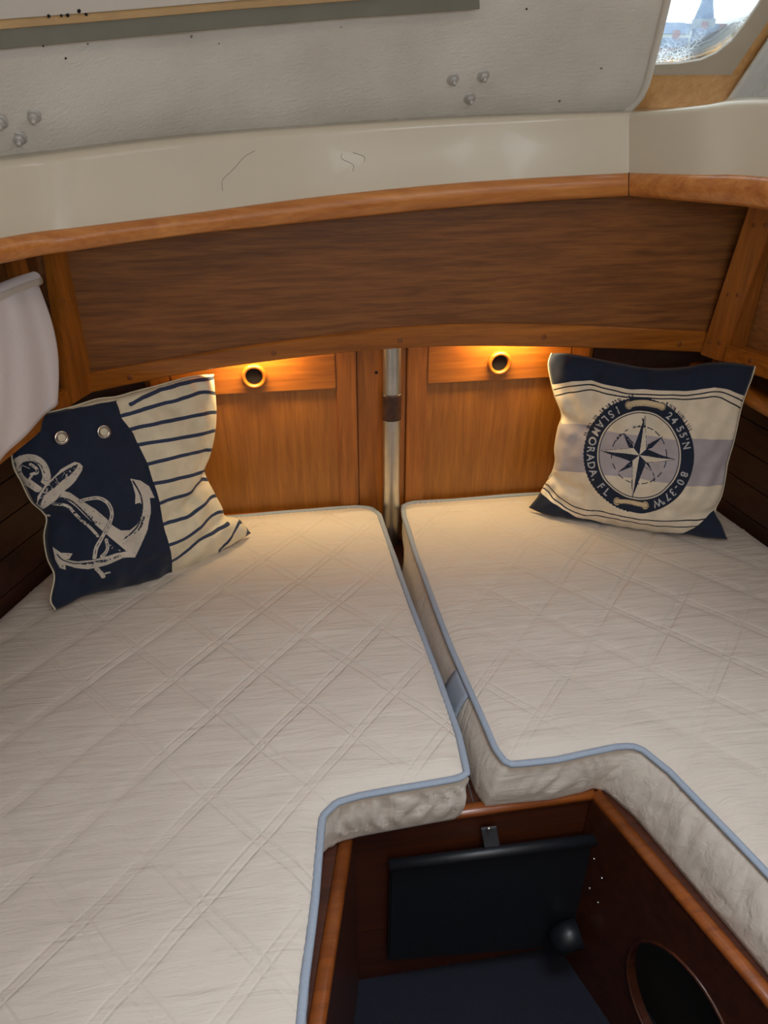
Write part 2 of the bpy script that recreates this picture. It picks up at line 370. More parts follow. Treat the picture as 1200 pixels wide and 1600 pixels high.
# ---- moulding, cream coaming and ledge round the opening above
pb = [(0, 412, 1.26), (130, 390, 1.262), (300, 366, 1.265), (500, 345, 1.27), (700, 325, 1.277), (850, 314, 1.282), (983, 306, 1.285), (1090, 316, 1.29), (1200, 328, 1.29)]
ptop = [372, 354, 333, 307, 287, 277, 270, 273, 277]; ftop = [252, 236, 215, 199, 186, 180, 176, 165, 155]
B0 = []; M0 = []; F0 = []
for (x, y, z), a, b in zip(pb, ptop, ftop):
    P = onz(x, y, z); r = math.hypot(P.x, P.y); d = ray(x, a); M = EYE + d * (r / math.hypot(d.x, d.y))
    d = ray(x, b); F = EYE + d * (r * 1.02 / math.hypot(d.x, d.y)); B0.append(P); M0.append(M); F0.append(F)
def ext(L, seg):      # continue the lines out of sight, parallel to the cabin side
    if seg == 'left':
        d = Vector((-.55, -.72, 0)).normalized(); return [L[0] + d * 1.1 + Vector((-.0, -.55, 0)), L[0] + d * .35] + L[:7]
    d = Vector((.42, -.9, 0)).normalized(); return L[6:] + [L[-1] + d * .35, L[-1] + d * .9 + Vector((0, -.6, 0))]
def nrm(L):
    out = []
    for i in range(len(L)):
        d = L[min(i + 1, len(L) - 1)] - L[max(i - 1, 0)]; n = Vector((d.y, -d.x, 0)).normalized(); out.append(n)   # towards the cabin
    return out
for seg in ('left', 'right'):
    b = smooth_pts(ext(B0, seg), 6); m = smooth_pts(ext(M0, seg), 6); f = smooth_pts(ext(F0, seg), 6); n = nrm(b)
    if seg == 'right': n = [x if x.y < 0 or x.x < 0 else -x for x in n]
    da = (B0[6] - B0[5]).normalized(); db = (B0[7] - B0[6]).normalized(); na = Vector((da.y, -da.x, 0)).normalized(); nb_ = Vector((db.y, -db.x, 0)).normalized()
    mit = (na + nb_).normalized(); mit /= mit.dot(na); n[-1 if seg == 'left' else 0] = mit
    rows = []
    for k in range(9):
        a = math.pi * k / 8; c = (1 - math.cos(a)) / 2
        rows.append([bi.lerp(mi, c) + ni * (.015 * math.sin(a)) for bi, mi, ni in zip(b, m, n)])
    rows.append([mi - ni * .03 for mi, ni in zip(m, n)]); rows.append([bi - ni * .03 for bi, ni in zip(b, n)])
    S(grid('trim_moulding_' + seg, rows, MOULD, None, True, closed_v=True), 'worn rounded teak moulding under the %s coaming' % ('front' if seg == 'left' else 'right'))
    lipw = .012; back = .075 if seg == 'left' else .12
    rows = [[mi + ni * .0 for mi, ni in zip(m, n)], [mi.lerp(fi, .5) - ni * .0 for mi, fi, ni in zip(m, f, n)], [mi.lerp(fi, .88) - ni * .0 for mi, fi, ni in zip(m, f, n)]]
    for k in range(1, 6):
        a = math.pi / 2 * k / 5; rows.append([fi.lerp(mi, .12) - ni * (lipw * (1 - math.cos(a))) + Vector((0, 0, (fi.z - mi.z) * .12 * math.sin(a))) for mi, fi, ni in zip(m, f, n)])
    rows.append([fi - ni * back + Vector((0, 0, .002)) for fi, ni in zip(f, n)])
    rows.append([fi - ni * back - Vector((0, 0, .02)) for fi, ni in zip(f, n)])
    S(grid('coaming_' + seg, rows, GEL, None, True), 'glossy cream coaming above the %s moulding' % ('front' if seg == 'left' else 'right'))
    # deck underside outboard of the moulding
    far = [(-1.2 if seg == 'left' else 1.4) for _ in b]
    if seg == 'left': rr = [[bi - ni * .028 + Vector((0, 0, .03)) for bi, ni in zip(b, n)], [Vector((bi.x - (.7 if i < 14 else .7 * max(0, 1 - (i - 14) / 12)), min(bi.y + (i / len(b)) * .4, 1.46), 1.31)) for i, bi in enumerate(b)]]
    else: rr = [[b[k] - n[k] * .029 + Vector((0, 0, .01)) for k in range(8, len(b))], [Vector((1.4, b[k].y + .25, 1.31)) for k in range(8, len(b))]]
    S(grid('ceiling_deck_' + seg, rr, SHELL, None, False, solid=.004), 'deck underside beside the opening')
mo = bpy.data.objects['trim_moulding_left']; co_l = bpy.data.objects['coaming_left']
tube('joint_line', [B0[6].lerp(M0[6], (1 - math.cos(math.pi * k / 8)) / 2) + mit * (.0150 * math.sin(math.pi * k / 8)) for k in range(9)], .0009, BLACK, mo, 6, up=(1, 0, 0))
fm, ff = smooth_pts(M0[:7], 12), smooth_pts(F0[:7], 12)
CP = [(fm[i].lerp(ff[i], k / 40)) for i in range(len(fm)) for k in range(36)]; CQ = np.array([prj(p) for p in CP])
def oncoam(x, y): k = int(np.argmin((CQ[:, 0] - x) ** 2 + (CQ[:, 1] - y) ** 2)); return CP[k] + Vector((.0, -.0004, 0))
SCR = plain('scratch_grey', (140, 132, 118), .6)
for sc_ in (((347, 297), (356, 282), (368, 264), (382, 246), (394, 234)), ((528, 240), (538, 248), (546, 258), (550, 268)), ((560, 238), (564, 246), (565, 252))):
    tube('scratch', smooth_pts([oncoam(*q) for q in sc_], 4), .00035, SCR, co_l, 5)
S(box('ceiling_deck_front', (-1.2, 1.462, 1.305), (1.4, 1.75, 1.315), SHELL, None, 0), 'deck underside above the lockers')

# ---- white painted slope above the ledge
fl = smooth_pts(ext(F0, 'left'), 6); nf = nrm(smooth_pts(ext(B0, 'left'), 6))
base = [f - n * .05 + Vector((0, 0, -.004)) for f, n in zip(fl, nf)][6:]
D = Vector((0, -.62, .785)).normalized()
be = base[-1]; e = (base[-1] - base[-4]).normalized(); pn = e.cross(D).normalized()
edge = []
for q in ((966, 182), (985, 170), (1000, 152), (1010, 130), (1019, 95), (1029, 55), (1042, 0), (1056, -60), (1075, -130), (1150, -400)):
    p = onpl(*q, be, pn) - be; A = Matrix(((e.dot(e), e.dot(D)), (e.dot(D), D.dot(D)))); s, t = A.inverted() @ Vector((p.dot(e), p.dot(D))); edge.append((t, s))
edge.sort()
def smax(t): return float(np.interp(t, [a for a, _ in edge], [b for _, b in edge]))
acc = [0.0]
for a, b in zip(base, base[1:]): acc.append(acc[-1] + (b - a).length)
Ltot = acc[-1]
def surf(s, t):      # s along the base line (metres), t up the slope
    if s >= Ltot: p = be + e * (s - Ltot)
    else:
        i = max(0, min(int(np.searchsorted(acc, s)) - 1, len(acc) - 2)); p = base[i].lerp(base[i + 1], (s - acc[i]) / (acc[i + 1] - acc[i]))
    return p + D * t
rows = []
for t in np.linspace(-.01, 1.15, 60):
    sm = Ltot + smax(t); rows.append([surf(sm * k / 80, t) for k in range(81)])
ceil = S(grid('ceiling_slope', rows, PAINT, None, True), 'rough white painted slope above the cream coaming')
el = [surf(Ltot + smax(t), t) for t in np.linspace(-.01, 1.15, 80)]
tube('edge_lip', el, .007, SHELL, ceil, 8, up=pn)
# nearest place on the slope for a sightline
GS = [(s, t, *prj(surf(s, t))) for s in np.linspace(0, Ltot + .2, 220) for t in np.linspace(-.01, .5, 110)]
GA = np.array(GS)
def hit(x, y):
    k = int(np.argmin((GA[:, 2] - x) ** 2 + (GA[:, 3] - y) ** 2)); return GA[k, 0], GA[k, 1]
sn = (e.cross(D)).normalized(); sn = sn if sn.dot(ray(600, 100)) < 0 else -sn
# grey seal, tan edge and the white hatch liner at the very top
def along(pxs): return [surf(*hit(*q)) for q in pxs]
b0 = along([(0, 66), (180, 50), (370, 34), (560, 18), (745, 3)]); b1 = along([(0, 30), (180, 16), (370, 2), (560, -14), (745, -30)]); b2 = along([(0, 17), (180, 4), (370, -9), (560, -26), (745, -44)])
b3 = [p + D * .2 for p in b2]
def slab(name, lo, hi, th, mat):
    lo = [surf(.12, (lo[0] - base[0]).dot(D) * .0 + 0.0) + (lo[0] - surf(*hit(0, 66))) + D * hit(0, 66)[1]] + lo; hi = [lo[0] + (hi[0] - lo[1])] + hi
    lo, hi = smooth_pts(lo, 1), smooth_pts(hi, 1)
    o = grid(name, [[p for p in lo], [p + sn * (th - .003) for p in lo], [p + sn * th + D * .003 for p in lo], [p + sn * th for p in hi], [p for p in hi]], mat, None, False)
    return o
S(slab('trim_hatch_seal', b0, b1, .016, GREYB), 'grey green seal strip along the top of the white slope')
S(slab('trim_hatch_edge', b1, b2, .021, TAN), 'thin tan edge strip above the grey seal')
S(slab('trim_hatch_liner', b2, b3, .018, SHELL), 'white liner at the top left corner')
for q, r_ in (((65, 68), .0045), ((72, 72), .003), ((107, 90), .0035), ((176, 56), .002), ((202, 54), .002), ((345, 69), .002), ((824, 14), .004), ((535, 42), .002)):
    lathe('mould_spot', surf(*hit(*q)) , sn, [(0, .0012), (r_ * .35, .0008), (r_ * .5, -.001)], BLACK, ceil, 9)
for q, r_ in (((75, 8), .004), ((90, 7), .003), ((108, 5), .0045), ((120, 4), .005), ((132, 3), .004)):
    lathe('mould_spot', surf(*hit(*q)) + sn * .0195, sn, [(0, .0015), (r_ * .35, .0008), (r_ * .5, -.001)], BLACK, ceil, 9)
def bolt(q):
    p = surf(*hit(*q)); o = empty('bolt', p)
    lathe('washer', p, sn, [(.0105, -.001), (.0105, .0012), (.009, .0018), (.006, .0018)], BOLTM, o, 20)
    lathe('nut', p, sn, [(.0068, .0016), (.0068, .006), (.0058, .0066), (.0036, .0066)], BOLTM, o, 6)
    lathe('stud', p, sn, [(.0036, .0066), (.0036, .0115), (.0026, .0135), (0, .014)], BOLTM, o, 12)
    return o
for q, lb, g in (((51, 181), 'painted deck bolt, upper right one of the trio at the left edge', 0), ((28, 217), 'painted deck bolt, lowest of the trio at the left edge', 0), ((1, 188), 'painted deck bolt cut by the left edge of the picture', 0),
              ((708, 124), 'painted deck bolt, left one of the trio on the right of the slope', 0), ((756, 118), 'painted deck bolt, right one of the trio on the right of the slope', 0), ((737, 152), 'painted deck bolt, lowest of the trio on the right of the slope', 0)):
    tag(bolt(q), lb, 'bolt', 'deck bolts through the white slope')

# ---- raked timber panel with the window
K = 2.955; PP = Vector((0, K - 1.5, 1.5)); PN = Vector((0, 1, 1)).normalized()
def win(x, y, off=0): return onpl(x, y, PP - PN * off, PN)
hole = [(900, 106), (1015, 105), (1060, 103), (1095, 98), (1122, 86), (1146, 67), (1167, 42), (1187, 12), (1207, -22), (1260, -130), (900, -130)]
outer = [win(760, 205), win(1420, 205), win(1560, -700), win(760, -700)]
wp = S(holed('wall_raked_front', outer, [win(*q) for q in hole], PN * .006, OAK), 'pale oak panel around the window')
wi = S(empty('window_1'), 'clear plastic window with a grey frame at the top right')
fi = [(905, 102), (1015, 101), (1060, 99.5), (1094, 94), (1119, 83), (1143, 64), (1163, 39), (1183, 10), (1203, -24), (1254, -124), (905, -124)]
fo = [(880, 118), (1143, 117), (1168, 80), (1200, 33), (1240, -30), (1300, -150), (880, -150)]
holed('window_frame', [win(*q, .004) for q in fo], [win(*q, .004) for q in fi], -PN * .004 + PN * .008, GREYF, wi)
prism('pane', [win(*q, -.006) for q in hole], PN * .004, PANE, wi, 0)
tube('pane_seal', [win(*q, .006) for q in fi], .0016, SHELL, wi, 6, True, up=PN)
# pleated blind right of the window
rows = []
for k in range(61):
    x = k / 60 * 240; ph = 2 * math.pi * k / 12
    o = .012 + .007 * math.sin(ph) + .003 * math.sin(ph * 2.3)
    rows.append([win(1126 + x - .0 + 40 * 0, 172, o), win(1140 + x, 150, o), win(1175 + x, 98, o), win(1240 + x * 1.1, 0, o), win(1330 + x * 1.2, -140, o)])
bl = grid('blind', rows, CURT2, None, True, solid=.0015); tag(bl, 'pale pleated blind hanging right of the window', 'blind')

# ---- shell around the viewer
S(box('wall_back', (-1.25, -.80, FL), (1.45, -.76, 2.35), SHELL, None, 0), 'white cabin wall aft')
hx = [(.04, .02), (.56, .02), (.56, .50), (.04, .50)]
S(holed('ceiling', [(-1.25, -.8, 2.27), (1.45, -.8, 2.27), (1.45, 1.2, 2.27), (-1.25, 1.2, 2.27)], [(x, y, 2.27) for x, y in hx], (0, 0, .03), SHELL), 'white cabin ceiling with a hatch')
prism('hatch_lid', [(.03, .01, 2.302), (.57, .01, 2.302), (.57, .51, 2.302), (.03, .51, 2.302)], (0, 0, .01), SHELL, bpy.data.objects['ceiling'], 0)
S(prism('wall_trunk_left', [(-1.25, -.8, 1.3), (-.98, .4, 1.3), (-.60, .95, 1.3), (-.60, 1.2, 1.3), (-.60, 1.2, 2.3), (-.60, .95, 2.3), (-.98, .4, 2.3), (-1.25, -.8, 2.3)], (-.03, 0, 0), SHELL, None, 0), 'white cabin side left')
S(prism('wall_trunk_right', [(1.2, -.8, 1.28), (1.2, 1.56, 1.28), (1.2, 1.56, 2.3), (1.2, -.8, 2.3)], (.03, 0, 0), SHELL, None, 0), 'white cabin side right')

for k, (y0, y1, z0, z1) in enumerate(((-.31, -.13, 2.03, 2.17), (.02, .62, 2.04, 2.20))):
    S(holed('window_%d' % (k + 2), [(1.18, y0 - .03, z0 - .03), (1.18, y1 + .03, z0 - .03), (1.18, y1 + .03, z1 + .03), (1.18, y0 - .03, z1 + .03)], [(1.18, y0, z0), (1.18, y1, z0), (1.18, y1, z1), (1.18, y0, z1)], (.02, 0, 0), OAK), 'cabin side window frame')
S(prism('dark_gap_board', [(.684, 1.532, .60), (.97, 1.532, .60), (.97, 1.532, 1.1), (.684, 1.532, 1.1)], (0, .006, 0), HULLW, None, 0), 'dark board put in for the dark gap right of the right locker door')  # flat board added so the gap beside the door reads dark
S(prism('dark_gap_board', [(-.45, 1.532, .60), (-.285, 1.532, .60), (-.285, 1.532, 1.1), (-.45, 1.532, 1.1)], (0, .006, 0), HULLW, None, 0), 'dark board put in for the dark gap left of the left locker door')  # same added dark board for the gap on this side

# ================================================================== MATTRESSES
def chaikin(P, n=2, r=.25):
    for _ in range(n):
        Q = []
        for i in range(len(P)):
            a, b = Vector(P[i]), Vector(P[(i + 1) % len(P)]); Q += [a.lerp(b, r), a.lerp(b, 1 - r)]
        P = Q
    return P
def resample(P, step):
    out = []
    n = len(P)
    for i in range(n):
        a, b = P[i], P[(i + 1) % n]; k = max(1, round((b - a).length / step))
        out += [a.lerp(b, j / k) for j in range(k)]
    return out
def lattice(x, y):
    wv = 0
    m = 1e9
    for s, off in ((1, .46), (-1, .54)):
        q = x / .145 + s * y / .165 - (off - .5); f = abs((q - math.floor(q)) - .5); m = min(m, f)
    return m
def mattress(name, poly, label, well, ztop, seed, lean, i0, i1):
    P = [Vector(p) for p in poly]
    # round every corner a little
    R = []
    n = len(P)
    for i in range(n):
        a, b, c = P[i - 1], P[i], P[(i + 1) % n]
        k = min(.012, (a - b).length * .3, (c - b).length * .3)
        R += [b + (a - b).normalized() * k, b * .9 + (b + (a - b).normalized() * k + b + (c - b).normalized() * k) * .05, b + (c - b).normalized() * k]
    Bd = resample(R, .006); nb = len(Bd)
    A = np.array([(p.x, p.y) for p in Bd]); A2 = np.roll(A, -1, 0)
    xs = np.arange(A[:, 0].min(), A[:, 0].max(), .0062); ys = np.arange(A[:, 1].min(), A[:, 1].max(), .0062)
    G = np.array([(x + (.003 if j % 2 else 0), y) for j, y in enumerate(ys) for x in xs])
    ins = np.zeros(len(G), bool)
    for (x1, y1), (x2, y2) in zip(A, A2):
        c = ((y1 > G[:, 1]) != (y2 > G[:, 1])); 
        if y1 != y2: ins ^= c & (G[:, 0] < (x2 - x1) * (G[:, 1] - y1) / (y2 - y1) + x1)
    G = G[ins]
    def dist(Q):
        d = np.full(len(Q), 9.0)
        for i in range(0, len(A), 2): d = np.minimum(d, np.hypot(Q[:, 0] - A[i, 0], Q[:, 1] - A[i, 1]))
        return d
    dg = dist(G); G = G[dg > .0045]; dg = dg[dg > .0045]
    pts = [Vector(p) for p in A] + [Vector(p) for p in G]
    res = delaunay_2d_cdt(pts, [(i, (i + 1) % nb) for i in range(nb)], [], 1, 1e-6)
    V, Fc = res[0], res[2]
    V = [Vector((v.x, v.y, 0)) for v in V]; Q = np.array([(v.x, v.y) for v in V]); dd = dist(Q); dd[:nb] = 0
    top = []
    for v, d in zip(V, dd):
        k = min(1, d / .035); h = .010 * (1 - (1 - k) ** 2)
        m = lattice(v.x + .012 * noise.noise(Vector((v.x * 5, v.y * 5, seed))), v.y)
        h -= .0026 * (.35 + .65 * max(0, min(1, .6 + 1.6 * noise.noise(Vector((v.x * 2.2, v.y * 2.2, seed + 3)))))) * math.exp(-(m / .085) ** 2) * min(1, d / .05)
        wv = noise.noise(Vector((v.x * 3, v.y * 26 + v.x * 4, seed))) * .0016 + noise.noise(Vector((v.x * 2.5, v.y * 2.5, seed + 5))) * .004
        wv += noise.noise(Vector((v.x * 14, v.y * 55, seed + 9))) * .0007
        h += wv * min(1, d / .04)
        top.append(Vector((v.x, v.y, ztop + h)))
    bm = bmesh.new(); vt = [bm.verts.new(p) for p in top]
    for f in Fc:
        try: bm.faces.new([vt[i] for i in f])
        except ValueError: pass
    # sides
    area2 = sum(A[i][0] * A2[i][1] - A2[i][0] * A[i][1] for i in range(nb)); sg = 1 if area2 > 0 else -1
    prev = vt[:nb]; rowsn = 12; bot_z = .502; run = 0
    nr = []
    for i in range(nb):
        d = A[(i + 1) % nb] - A[i - 1]; l = math.hypot(*d) or 1; nr.append(Vector((d[1] / l * sg, -d[0] / l * sg, 0)))
    for r in range(1, rowsn + 1):
        t = r / rowsn; cur = []
        for i in range(nb):
            x, y = A[i]; wl = well(x, y)
            bulge = .007 * math.sin(math.pi * t) ** .7
            s = i * .006
            fold = wl * .0062 * (.45 + .8 * abs(noise.noise(Vector((s * 22, 2, seed))))) * math.sin(s * 230 + t * 6 + 9 * noise.noise(Vector((s * 13, t * 1.5, seed)))) * math.sin(math.pi * min(1, t * 1.1)) ** .6
            fold += .003 * noise.noise(Vector((s * 12, t * 2.5, seed + 2))) * math.sin(math.pi * min(1, t))
            off = bulge + fold - .004 * t
            cur.append(bm.verts.new(Vector((x, y, ztop + (bot_z - ztop) * t)) + nr[i] * off + Vector((lean(x, y) * t ** .8, 0, 0))))
        for i in range(nb): j = (i + 1) % nb; bm.faces.new((prev[i], prev[j], cur[j], cur[i]))
        prev = cur
    try: bm.faces.new(prev)
    except ValueError: pass
    root = tag(empty(name, (A[:, 0].mean(), A[:, 1].mean(), .5)), label, 'mattress')
    bmesh.ops.recalc_face_normals(bm, faces=bm.faces)
    me = bpy.data.meshes.new('quilted_cover'); bm.to_mesh(me); bm.free()
    # keep the pattern's own coordinates: the mesh stays in world units, offset undone by the object's location
    o = link('quilted_cover', me, QUILT, root, True); o.location = -root.location
    pp = [Vector((A[i][0], A[i][1], ztop + .0015 + .0018 * noise.noise(Vector((i * .05, 0, seed))))) + nr[i] * (.002 + .0016 * noise.noise(Vector((i * .04, 3, seed)))) for i in range(0, nb, 2) if True]
    ia = int(np.argmin(((A[0:nb:2] - np.array(poly[i0])) ** 2).sum(1))); ib = int(np.argmin(((A[0:nb:2] - np.array(poly[i1])) ** 2).sum(1)))
    pp = pp[ia:ib] if ia < ib else pp[ia:] + pp[:ib]
    p = tube('piping', pp, (.0058, .0042), PIPE, None, 8, False); p.parent = root; p.location = -root.location
    return root, nr, A
mL = [(-.405, 1.503), (.150, 1.511), (.180, 1.501), (.195, 1.468), (.203, 1.23), (.214, 1.05), (.222, .93), (.227, .80), (.223, .728), (.211, .722), (.064, .712), (.030, .706), (.008, .685), (-.009, .57), (-.027, .472), (-.036, .41), (-.085, .19), (-.985, .19), (-.845, .585), (-.705, .885), (-.552, 1.21), (-.486, 1.36)]
mR = [(.275, 1.511), (.258, 1.500), (.252, 1.45), (.253, 1.316), (.257, 1.12), (.263, 1.0), (.272, .877), (.280, .767), (.290, .737), (.364, .735), (.470, .746), (.497, .741), (.523, .690), (.572, .519), (.605, .40), (.665, .19), (1.185, .19), (1.115, .6), (1.065, .9), (1.008, 1.2), (.975, 1.376), (.945, 1.509)]
wellL = lambda x, y: 1.0 if (y < .735 and x > .03) else .12
def leanR(x, y):
    if x < .30 and y < 1.5: return -.030 * max(0, min(1, (1.43 - y) / .1))
    if y < .75 and .42 < x < .75: return -.042 * max(0, min(1, (x - .42) / .07))
    return 0.0
wellR = lambda x, y: .55 if (y < .755 and x > .31 and x < .75) else .1
ML, _, _ = mattress('mattress', mL, 'cream quilted mattress of the left berth, under the anchor cushion', wellL, .600, 1.3, lambda x, y: -.006 if y < .70 and x > -.1 else 0.0, 0, 16)
MR, nrR, AR = mattress('mattress', mR, 'cream quilted mattress of the right berth, under the compass cushion', wellR, .600, 7.7, leanR, 21, 15)
# grey webbing strap sewn round the left edge of the right mattress
rows = []
for k in range(13):
    t = k / 12; rows.append([])
    for j in range(7):
        y = .950 - j / 6 * .066 - .012 * t + (.01 * t if j == 0 else 0); x = float(np.interp(-y, [-1.45, -1.316, -1.12, -1.0, -.877, -.767], [.252, .253, .257, .263, .272, .280]))
        rows[-1].append(Vector((x - .0035 - .0085 * math.sin(math.pi * min(1, t * .97 + .05)) ** .7 - .030 * t ** .8, y, .599 - t * .092)))
sb = grid('webbing_strap', rows, PIPE, None, True, solid=.0025); sb.parent = MR; sb.location = -MR.location; sb['label'] = 'blue grey webbing strap on the side'

# ================================================================== LOCKER DOORS
def door(x0, x1, z0, z1, ringx, ringz, label):
    root = tag(empty('locker_door', ((x0 + x1) / 2, 1.53, z0)), label, 'door', None, None); yF = 1.521; yB = 1.5375; sw = .043
    x0 += .001; x1 -= .001
    box('stile', (x0, yF, z0), (x0 + sw, yB, z1), WZ, root, .002); box('stile', (x1 - sw, yF, z0), (x1, yB, z1), WZ, root, .002)
    box('rail', (x0 + sw + .0004, yF, z0), (x1 - sw - .0004, yB, z0 + sw), WX, root, .002); box('rail', (x0 + sw + .0004, yF, z1 - .092), (x1 - sw - .0004, yB, z1), WX, root, .002)
    box('panel', (x0 + sw - .002, yF + .008, z0 + sw - .002), (x1 - sw + .002, yB - .001, z1 - .090), DOORP, root, 0)
    p = Vector((ringx, yF, ringz))
    rg = lathe('finger_ring', p, (0, -1, 0), [(.0265, -.001), (.0265, .004), (.0255, .007), (.0235, .0088), (.0205, .0088), (.0185, .007), (.0175, .003), (.0172, .0008)], WX, root, 36)
    lathe('finger_hole', p, (0, -1, 0), [(.0174, .0012), (0, .0012)], BLACK, root, 30)
    return root
door(-.275, .155, .553, .985, ony(397, 589, 1.516).x, ony(397, 589, 1.516).z, 'teak locker door left of the steel post, with a round finger hole')
door(.264, .672, .553, .985, ony(781, 568, 1.516).x, ony(781, 568, 1.516).z, 'teak locker door right of the steel post, with a round finger hole')
# ---- steel post
pz = Vector((.2278, 1.499, .50))
post = tag(empty('steel_post', pz), 'brushed steel post between the two locker doors', 'post')
prof = []
for k in range(28):
    a = 2 * math.pi * k / 28; r = .0195 - .0022 * math.exp(-((abs(a - 1.5 * math.pi)) / .16) ** 2); prof.append((math.cos(a) * r, math.sin(a) * r * .8))
zs = [.502, .56, .62, .68, .75, .82, .88, 1.0, 1.15, 1.30]
tube('tube', [(pz.x, pz.y, z) for z in zs], 1, STEEL, post, prof=prof, up=(0, -1, 0))
tp = tube('tape', [(pz.x, pz.y, z) for z in (.826, .836, .860, .880, .886)], (.0208, .0166), TAPE, post, 24, up=(0, -1, 0)); tp['label'] = 'brown tape wound round the post'
# ---- LED lamps behind the header
for x, lb in ((-.055, 'small warm LED lamp behind the header over the left locker door'), (.475, 'small warm LED lamp behind the header over the right locker door')):
    lm = tag(empty('led_lamp', (x, 1.493, 1.03)), lb, 'lamp'); 
    box('base', (x - .05, 1.478, 1.028), (x + .05, 1.508, 1.036), SHELL, lm); box('lens', (x - .045, 1.482, 1.024), (x + .045, 1.504, 1.0285), LAMPG, lm, .001)
    area('led_light', (x, 1.493, 1.022), (0, 0, 0), .12, .025, 1.25, (1, .72, .34))

# ================================================================== WELL CONTENTS
q1, q2, q3, q4 = [ony(*q, .716) for q in ((610, 1352), (928, 1312), (903, 1478), (606, 1502))]
fp = tag(empty('vinyl_flap', (.29, .716, .1)), 'black vinyl flap hanging on the front wall of the well', 'flap')
prism('panel', [q1, q2, q3, q4], (0, .010, 0), VINYL, fp, .003)
tube('top_roll', [q1 + Vector((-.002, 0, 0)), q1.lerp(q2, .5), q2 + Vector((.006, 0, 0))], .0095, VINYL, fp, 14)
tube('end_knob', [q2 + Vector((.006, 0, 0)), q2 + Vector((.014, 0, .0005))], .0065, STRAPG, fp, 12)
st = [ony(*q, .7205) for q in ((752, 1296), (776, 1293), (782, 1326), (758, 1328))]
prism('strap', st, (0, .004, 0), STRAPG, fp, .001)
plug(ony(764, 1296, .718), (0, -1, 0), .0035, fp, STEEL, 'screw')
lr = [ony(*q, .69) for q in ((868, 1472), (905, 1458))]
tag(tube('rolled_bag', [lr[0], lr[0].lerp(lr[1], .5) + Vector((0, 0, .004)), lr[1]], .024, VINYL, None, 14), 'small dark rolled bag in the far right corner of the well', 'bag')

# ================================================================== CURTAIN (left)
cp = L2 - nL * .012
rodp = [onpl(*q, cp, nL) for q in ((60, 438), (20, 452), (-70, 492))]
rodp.append(rodp[-1] + dL * .40)
rod = tag(tube('curtain_rod', smooth_pts(rodp, 4), .0085, SHELL, None, 12), 'white curtain rod end at the left side panel', 'rod')
tq = smooth_pts([onpl(*q, cp - nL * .004, nL) for q in ((60, 446), (40, 446), (20, 455), (0, 464), (-30, 478), (-70, 496))] + [rodp[-1] - nL * .004 + Vector((0, 0, -.006))], 8)
bq = smooth_pts([onpl(*q, cp - nL * .004, nL) for q in ((90, 630), (74, 645), (36, 682), (0, 720), (-30, 752), (-70, 790))] + [rodp[-1] - nL * .004 + Vector((0, 0, -.27))], 8)
rows = []
for k in range(24):
    t = k / 23
    rows.append([a.lerp(b, t) - nL * (.0022 * math.sin(i * .5 + .8 * math.sin(t * 3)) * (.5 + .5 * t) + .012 * math.sin(math.pi * t) * .6) + dL * (-.012 * math.sin(math.pi * min(1, t * 1.05)) if i < 3 else 0) for i, (a, b) in enumerate(zip(tq, bq))])
cur = tag(grid('curtain', rows, CURT, None, True, solid=.0012), 'white cloth curtain hanging at the left edge', 'curtain')
sl = []
for k in range(9):
    a = math.pi * (k / 8 * 1.35 - .3); sl.append([p - nL * (.0105 * math.cos(a) - .0) + Vector((0, 0, .0105 * math.sin(a) + .004)) + nL * .004 for p in smooth_pts(rodp, 8)])
hemo = grid('rod_pocket', sl, CURT, cur, True)
